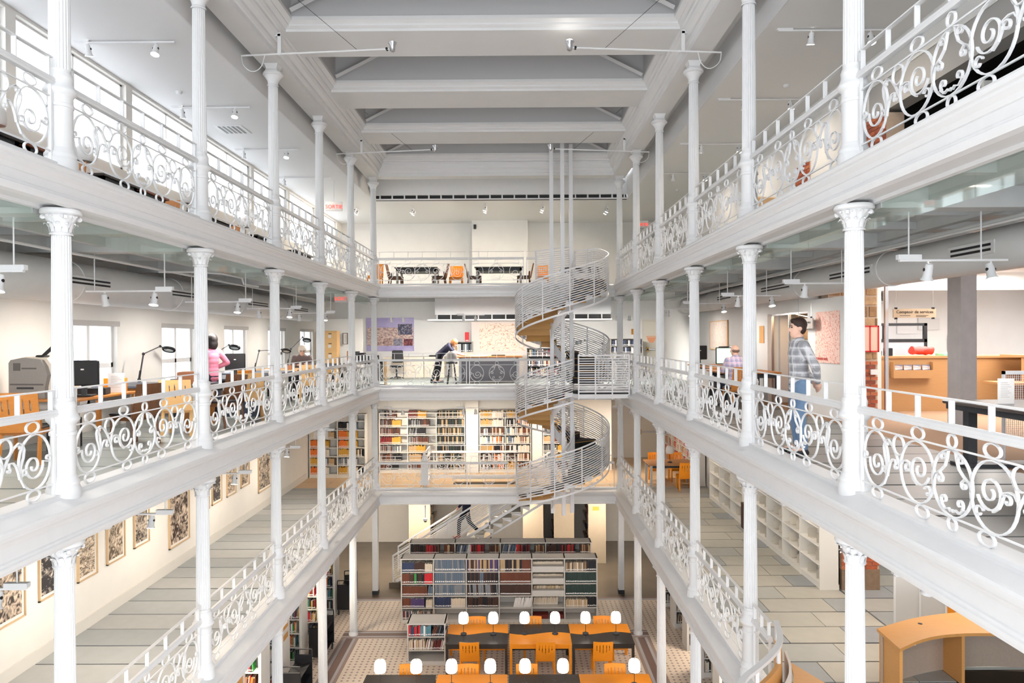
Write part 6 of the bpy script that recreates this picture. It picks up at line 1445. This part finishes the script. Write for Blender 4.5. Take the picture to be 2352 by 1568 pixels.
# ================================================================== PEOPLE
def cap(m, a, b, r0, r1, n=12):
    a, b = Vector(a), Vector(b); m.cyl(a, b, r0, n, r1); m.ball(a, r0, n, 6); m.ball(b, r1, n, 6)
def remesh(o, vox, sm=6, f=.5):
    r = o.modifiers.new('remesh', 'REMESH'); r.mode = 'VOXEL'; r.voxel_size = vox; r.use_smooth_shade = True
    s = o.modifiers.new('smooth', 'SMOOTH'); s.iterations = sm; s.factor = f
SKIN = mat('skin', srgb(232, 186, 164), .5); SKIN2 = mat('skin_brown', srgb(150, 98, 74), .5)
def plaid(name, base, dark, light):
    m = mat(name, base, .85); nt = m.node_tree; b = nt.nodes['Principled BSDF']
    tc = nt.nodes.new('ShaderNodeTexCoord'); col = None
    prev = (*base, 1); src = None
    for ax, sc_, c, w in (('X', 7, dark, .35), ('Z', 6, dark, .38), ('X', 7.0, light, .10), ('Z', 6.0, light, .12)):
        wv = nt.nodes.new('ShaderNodeTexWave'); wv.bands_direction = ax; wv.inputs['Scale'].default_value = sc_*.5; wv.inputs['Phase Offset'].default_value = 0 if c == dark else 2.6
        nt.links.new(tc.outputs['Object'], wv.inputs['Vector'])
        th = nt.nodes.new('ShaderNodeMath'); th.operation = 'GREATER_THAN'; th.inputs[1].default_value = 1-w; nt.links.new(wv.outputs[1], th.inputs[0])
        sc2 = nt.nodes.new('ShaderNodeMath'); sc2.operation = 'MULTIPLY'; sc2.inputs[1].default_value = .55; nt.links.new(th.outputs[0], sc2.inputs[0])
        mx = nt.nodes.new('ShaderNodeMix'); mx.data_type = 'RGBA'; nt.links.new(sc2.outputs[0], mx.inputs[0]); mx.inputs[7].default_value = (*c, 1)
        if src is None: mx.inputs[6].default_value = prev
        else: nt.links.new(src, mx.inputs[6])
        src = mx.outputs[2]
    nt.links.new(src, b.inputs['Base Color']); return m
def person(label, loc, rz, J, top, legs, hair, skin=None, shoes=None, hair_style='short', sleeves='long', s=1.0, glasses=False, build=1.0, vox=.013, grip=.6):
    """J: joints in local space (x right, y forward, z up). One continuous body; clothes and hair are its children."""
    skin = skin or SKIN; V = {k: Vector(v) for k, v in J.items()}
    B = MB()
    nk, ch, pv, hd = V['neck'], V['chest'], V['pelvis'], V['head']
    def torso(m, e):
        up = (ch-pv)
        for t, rx, ry in ((0, .155, .115), (.25, .150, .110), (.5, .142, .105), (.75, .155, .112), (1, .165, .112), (1.25, .13, .085)):
            m.ball(pv+up*t, 1, 14, 8, ((rx+e)*build, (ry+e)*build, .11+e))
        for sd in 'LR': cap(m, ch+up.normalized()*.05, V['sh'+sd], .07+e, .058+e)
    torso(B, 0)
    cap(B, ch+(nk-ch)*.4, nk+(hd-nk)*.35, .062, .055)
    # head: skull, jaw, nose, ears, turned with the body unless 'look' given
    lk = V.get('look', Vector((0, 1, 0))).normalized(); upv = Vector((0, 0, 1)); sd_ = lk.cross(upv).normalized(); upv = sd_.cross(lk)
    def hp_(x, y, z): return hd+sd_*x+lk*y+upv*z
    B.ball(hp_(0, -.012, .03), .098, 14, 10, (.86, 1.0, 1.0)); B.ball(hp_(0, .025, -.04), .078, 12, 8, (.82, .95, 1.05)); B.ball(hp_(0, .055, -.085), .038, 10, 6)
    cap(B, hp_(0, .088, .012), hp_(0, .112, -.022), .011, .016, 8)
    for q in (-1, 1): B.ball(hp_(q*.083, -.01, -.01), .028, 8, 6, (.45, .7, 1.1))
    for sd in 'LR':
        a, e, w = V['sh'+sd], V['el'+sd], V['wr'+sd]
        cap(B, a, e, .052, .041); cap(B, e, w, .042, .028)
        # hand: palm and five curled fingers
        d = (w-e).normalized(); side = Vector((1 if sd == 'R' else -1, 0, 0)); side = (side-d*side.dot(d)).normalized(); nrm = d.cross(side)
        if sd == 'L': nrm = -nrm
        pc = w+d*.05; cap(B, w, w+d*.085, .027, .036); B.ball(w+d*.055, .042, 10, 6)
        for k in range(4):
            o = side*(-.030+.020*k)*-1; L = (.034, .042, .045, .038)[k]; p0 = w+d*.085+o; p1 = p0+d*L*math.cos(grip*.6)-nrm*L*math.sin(grip*.6); p2 = p1+d*L*.8*math.cos(grip*1.5)-nrm*L*.8*math.sin(grip*1.5)
            cap(B, p0, p1, .0105, .0095, 6); cap(B, p1, p2, .0095, .008, 6)
        t0 = w+d*.03+side*-.032*(1); t1 = t0-side*.03+d*.03-nrm*.012; t2 = t1+d*.028-nrm*.012; cap(B, t0, t1, .013, .0115, 6); cap(B, t1, t2, .0115, .009, 6)
        h, k_, an = V['hp'+sd], V['kn'+sd], V['an'+sd]
        cap(B, h, k_, .082*build, .056); cap(B, k_, an, .056, .038); cap(B, an, an+(V['to'+sd]-an)*.9, .04, .032)
    o = B.build('person', skin); remesh(o, vox); o.location = loc; o.rotation_euler = (0, 0, rz); o.scale = (s, s, s); tag(o, label, 'person')
    T = MB(); torso(T, .014)
    for sd in 'LR':
        a, e, w = V['sh'+sd], V['el'+sd], V['wr'+sd]
        if sleeves == 'long': cap(T, a, e, .068, .056); cap(T, e, e+(w-e)*.92, .056, .042)
        else: cap(T, a, a+(e-a)*.65, .068, .062)
        hem = pv+Vector((V['hp'+sd].x, 0, -.04)); 
    T.ball(pv+Vector((0, 0, -.06)), 1, 14, 8, (.172*build, .13*build, .10))
    cap(T, ch+(nk-ch)*.55, nk+(hd-nk)*.05, .078, .066)
    t = T.build('shirt', top, o); remesh(t, vox+.002, 4)
    L = MB(); L.ball(pv+Vector((0, 0, -.03)), 1, 14, 8, (.168*build, .128*build, .12))
    for sd in 'LR':
        h, k_, an = V['hp'+sd], V['kn'+sd], V['an'+sd]
        cap(L, h, k_, .098*build, .072); cap(L, k_, k_+(an-k_)*.96, .07, .056)
    l = L.build('trousers', legs, o); remesh(l, vox+.002, 4)
    for sd in 'LR':
        S = MB(); an, to = V['an'+sd], V['to'+sd]; cap(S, an+Vector((0, -.02, -.045)), to+Vector((0, 0, -.012)), .05, .042, 10); S.ball(an+Vector((0, 0, -.01)), .05, 10, 6)
        sh = S.build('shoe', shoes or BLACK, o); remesh(sh, .012, 3)
    Hm = MB()
    if hair_style == 'bob':
        Hm.ball(hp_(0, -.02, .035), .128, 14, 10, (.95, .98, 1.02)); Hm.ball(hp_(0, -.05, -.06), .12, 14, 8, (1.0, .75, 1.1)); Hm.ball(hp_(.075, -.01, -.06), .07, 10, 8, (.7, 1, 1.5)); Hm.ball(hp_(-.075, -.01, -.06), .07, 10, 8, (.7, 1, 1.5))
    elif hair_style == 'bald':
        Hm.ball(hp_(0, -.055, -.01), .078, 12, 8, (1.12, .62, .55))
    elif hair_style == 'short':
        Hm.ball(hp_(0, -.022, .048), .102, 14, 10, (.92, 1.0, .95)); Hm.ball(hp_(0, -.05, .0), .085, 12, 8, (1.0, .72, 1.0)); Hm.ball(hp_(0, .05, .10), .05, 10, 6, (1.2, .8, .6))
    else:
        Hm.ball(hp_(0, -.015, .05), .115, 14, 10, (.92, 1.0, .92)); Hm.ball(hp_(0, -.055, -.01), .10, 12, 8, (1.02, .75, 1.1)); Hm.ball(hp_(.07, .0, -.01), .05, 8, 6, (.6, 1, 1.3)); Hm.ball(hp_(-.07, .0, -.01), .05, 8, 6, (.6, 1, 1.3))
    hh = Hm.build('hair', hair, o); remesh(hh, .011, 3)
    for q in (-1, 1):
        MB().ball(hp_(q*.034, .083, .012), .0105, 8, 6).build('eye', mat('eye_dark', (.05, .04, .035), .3), o)
        MB().box(-.02, .02, -.004, .004, -.003, .003).xf(Matrix.Translation(hp_(q*.035, .088, .036))).build('eyebrow', hair, o)
    MB().ball(hp_(0, .092, -.055), .02, 8, 6, (1, .3, .25)).build('mouth', mat('lips', srgb(186, 112, 104), .5), o)
    if glasses:
        g = MB()
        for q in (-1, 1): g.tube([tuple(hp_(q*.034+.025*math.cos(a*PI/6), .1, .012+.02*math.sin(a*PI/6))) for a in range(12)], .003, 5, True); g.tube([tuple(hp_(q*.058, .1, .015)), tuple(hp_(q*.083, 0, .015))], .003, 5)
        g.build('glasses', CHAR, o)
    return o
def standing(h=1.75, lean=0, arms='down'):
    J = dict(pelvis=(0, 0, .93), chest=(0, .01, 1.30), neck=(0, -.005, 1.47), head=(0, .02, 1.625), shL=(-.185, 0, 1.40), shR=(.185, 0, 1.40), hpL=(-.095, 0, .90), hpR=(.095, 0, .90), knL=(-.10, .02, .49), knR=(.10, .02, .49), anL=(-.105, -.02, .08), anR=(.105, -.02, .08), toL=(-.125, .16, .045), toR=(.125, .16, .045))
    if arms == 'back': J.update(elL=(-.25, -.12, 1.13), elR=(.25, -.12, 1.13), wrL=(-.10, -.20, .93), wrR=(.08, -.21, .92))
    elif arms == 'hip': J.update(elL=(-.24, .1, 1.16), elR=(.34, -.08, 1.17), wrL=(-.1, .25, 1.15), wrR=(.17, .12, 1.05))
    else: J.update(elL=(-.24, -.01, 1.13), elR=(.24, -.01, 1.13), wrL=(-.25, .05, .88), wrR=(.25, .05, .88))
    return J
Z = FLOOR[2]
person('young man in grey plaid shirt and jeans standing with hands behind his back', (3.62, 8.93, Z), PI/2-.06, standing(arms='back'), plaid('grey_plaid', srgb(186, 186, 190), srgb(134, 134, 140), srgb(230, 230, 234)), mat('blue_jeans', srgb(112, 138, 170), .9, var=.08, vscale=14), mat('hair_brown', srgb(56, 38, 32), .6), hair_style='short', vox=.011, s=.985)
person('woman in a pink sweater with black bobbed hair standing by the desks', (-5.62, 12.95, Z), 1.15, standing(arms='hip'), mat('pink_wool', srgb(232, 140, 166), .95, var=.06, vscale=30, bump=.3, bscale=120), mat('dark_jeans', srgb(44, 48, 66), .9), mat('hair_black', srgb(30, 22, 24), .6), skin=SKIN2, hair_style='bob', s=.90)
def seated(lean=.1, reach=.35):
    return dict(pelvis=(0, 0, .54), chest=(0, lean*1.0, .90), neck=(0, lean*1.5, 1.06), head=(0, lean*2+.03, 1.19), shL=(-.185, lean*1.15, 1.0), shR=(.185, lean*1.15, 1.0), elL=(-.25, lean+.10, .78), elR=(.25, lean+.10, .78), wrL=(-.12, reach+.05, .81), wrR=(.12, reach+.05, .81),
                hpL=(-.09, .03, .53), hpR=(.09, .03, .53), knL=(-.12, .45, .50), knR=(.12, .45, .50), anL=(-.12, .42, .09), anR=(.12, .42, .09), toL=(-.13, .60, .05), toR=(.13, .60, .05), look=(0, 1, -.35))
person('white-haired man with glasses in a grey jacket reading at a desk', (-5.72, 18.75, Z), PI+.35, seated(.14, .42), mat('grey_jacket', srgb(112, 100, 100), .9), mat('grey_trousers', srgb(80, 78, 84), .9), mat('hair_white', srgb(232, 222, 212), .7), hair_style='long', glasses=True)
chair('brown chair under the white-haired man', (-5.72, 18.78, Z), PI+.35, 'brown')
person('bald man in a lilac checked shirt seated at the computer', (4.62, 14.55, Z), .12, seated(.05, .38), plaid('lilac_check', srgb(196, 186, 206), srgb(150, 146, 180), srgb(226, 196, 206)), mat('dark_jeans', srgb(44, 48, 66), .9), mat('hair_grey', srgb(120, 96, 84), .7), hair_style='bald', glasses=True, build=1.12)
J = dict(pelvis=(0, .0, .93), chest=(0, .26, 1.16), neck=(0, .38, 1.24), head=(0, .50, 1.31), shL=(-.185, .32, 1.20), shR=(.185, .32, 1.20), elL=(-.22, .50, 1.02), elR=(.22, .50, 1.0), wrL=(-.12, .74, .94), wrR=(.14, .72, .94), hpL=(-.09, 0, .90), hpR=(.09, 0, .90), knL=(-.10, -.02, .48), knR=(.10, -.10, .49), anL=(-.10, -.08, .08), anR=(.10, -.24, .09), toL=(-.11, .10, .045), toR=(.11, -.06, .05), look=(0, 1, -.55))
person('red-haired person in a navy t-shirt leaning over the tall back table', (-2.52, 23.35, Z), -PI/2, J, mat('navy_tee', srgb(44, 44, 66), .9), mat('black_trousers', srgb(28, 26, 30), .9), mat('hair_red', srgb(186, 122, 72), .7), hair_style='long', sleeves='short', glasses=True)
bg2 = MB().ball((0, 0, .16), .17, 14, 10, (1, .8, 1)).build('grey_bag', mat('grey_cloth', srgb(168, 162, 160), .9, var=.1, vscale=12, bump=.4, bscale=12), None, True, (-2.05, 22.72, Z+.735)); tag(bg2, 'grey cloth bag beside the person leaning over the table', 'bag')
st_ = thing('stool', 'dark stool below the grey bag at the tall back table', 'stool', (-2.05, 22.72, Z))
MB().lathe([(.18, .66), (.19, .68), (.18, .72)], 16).build('seat', CHAR, st_)
for k in range(4): a = PI/4+PI/2*k; MB().tube([(.1*math.cos(a), .1*math.sin(a), .66), (.2*math.cos(a), .2*math.sin(a), 0)], .016, 6).build('leg', CHAR, st_)
Jw = standing(); Jw.update(knL=(-.09, .22, .56), anL=(-.09, .24, .14), toL=(-.10, .40, .06), knR=(.09, -.10, .50), anR=(.09, -.36, .24), toR=(.09, -.22, .13), elL=(-.23, -.12, 1.14), wrL=(-.24, -.08, .9), elR=(.23, .10, 1.13), wrR=(.24, .26, .95))
person('person in dark trousers walking on the straight staircase', (-1.62, 22.82, 1.42), PI/2, Jw, mat('navy_tee', srgb(44, 44, 66), .9), mat('navy_trousers', srgb(22, 22, 30), .95), mat('hair_brown', srgb(56, 38, 32), .6), shoes=mat('red_shoes', srgb(150, 60, 60), .6))
# ================================================================== PLACE THE BOOKS: the 300 that show largest singly, the rest as one mass
for b in BOOKS:
    p = b['M'] @ Vector((b['s'][0]/2, 0, b['s'][2]/2)); d = (p-Vector((0, 0, 7.964)))
    v = CAMR @ Vector((p.x, p.y, p.z-7.964)); u, w_ = 1176+1608*v.x/v.y, 784-1608*v.z/v.y
    vis = -20 < u < 2372 and -20 < w_ < 1588
    if 'white stack' in b['case']: vis = vis and p.x > -6.1 and p.x < 5.2
    if b['case'] in ('a beige stack',): vis = False
    if b['case'] == 'second long bookcase' : vis = vis
    b['a'] = (b['s'][0]*b['s'][2]*(1608/v.y)**2) if vis else 0
order = sorted(range(len(BOOKS)), key=lambda i: -BOOKS[i]['a'])
single = set(order[:300])
mass = MB(); mass_m = []; mi = {}
for i, b in enumerate(BOOKS):
    mb, me = book_mesh(b['c'])
    M = b['M'] @ Matrix.Diagonal((*b['s'], 1))
    if i in single:
        o = inst('book', me); o.matrix_world = M
        n_ = b['ix']; sf = 'th' if 10 < n_ % 100 < 14 else {1: 'st', 2: 'nd', 3: 'rd'}.get(n_ % 10, 'th')
        lab = '%s book, %d%s from left, %s of the %s' % (b['c'], n_, sf, b['shelf'], b['case'])
        ws = lab.split()
        if len(ws) > 16: lab = ' '.join(ws[:16])
        tag(o, lab, 'book', 'books on '+b['case'])
    else:
        if b['c'] not in mi:
            mi[b['c']] = len(mass_m); mass_m += list(me.materials)
        base = len(mass.v); mass.v += [tuple(M @ Vector(p)) for p in mb.v]; mass.f += [tuple(q+base for q in f) for f in mb.f]; mass.m += [q+mi[b['c']] for q in mb.m]
o = mass.build('shelved_books', mass_m); tag(o, 'remaining rows of books standing on the shelves', 'books', kind='stuff')
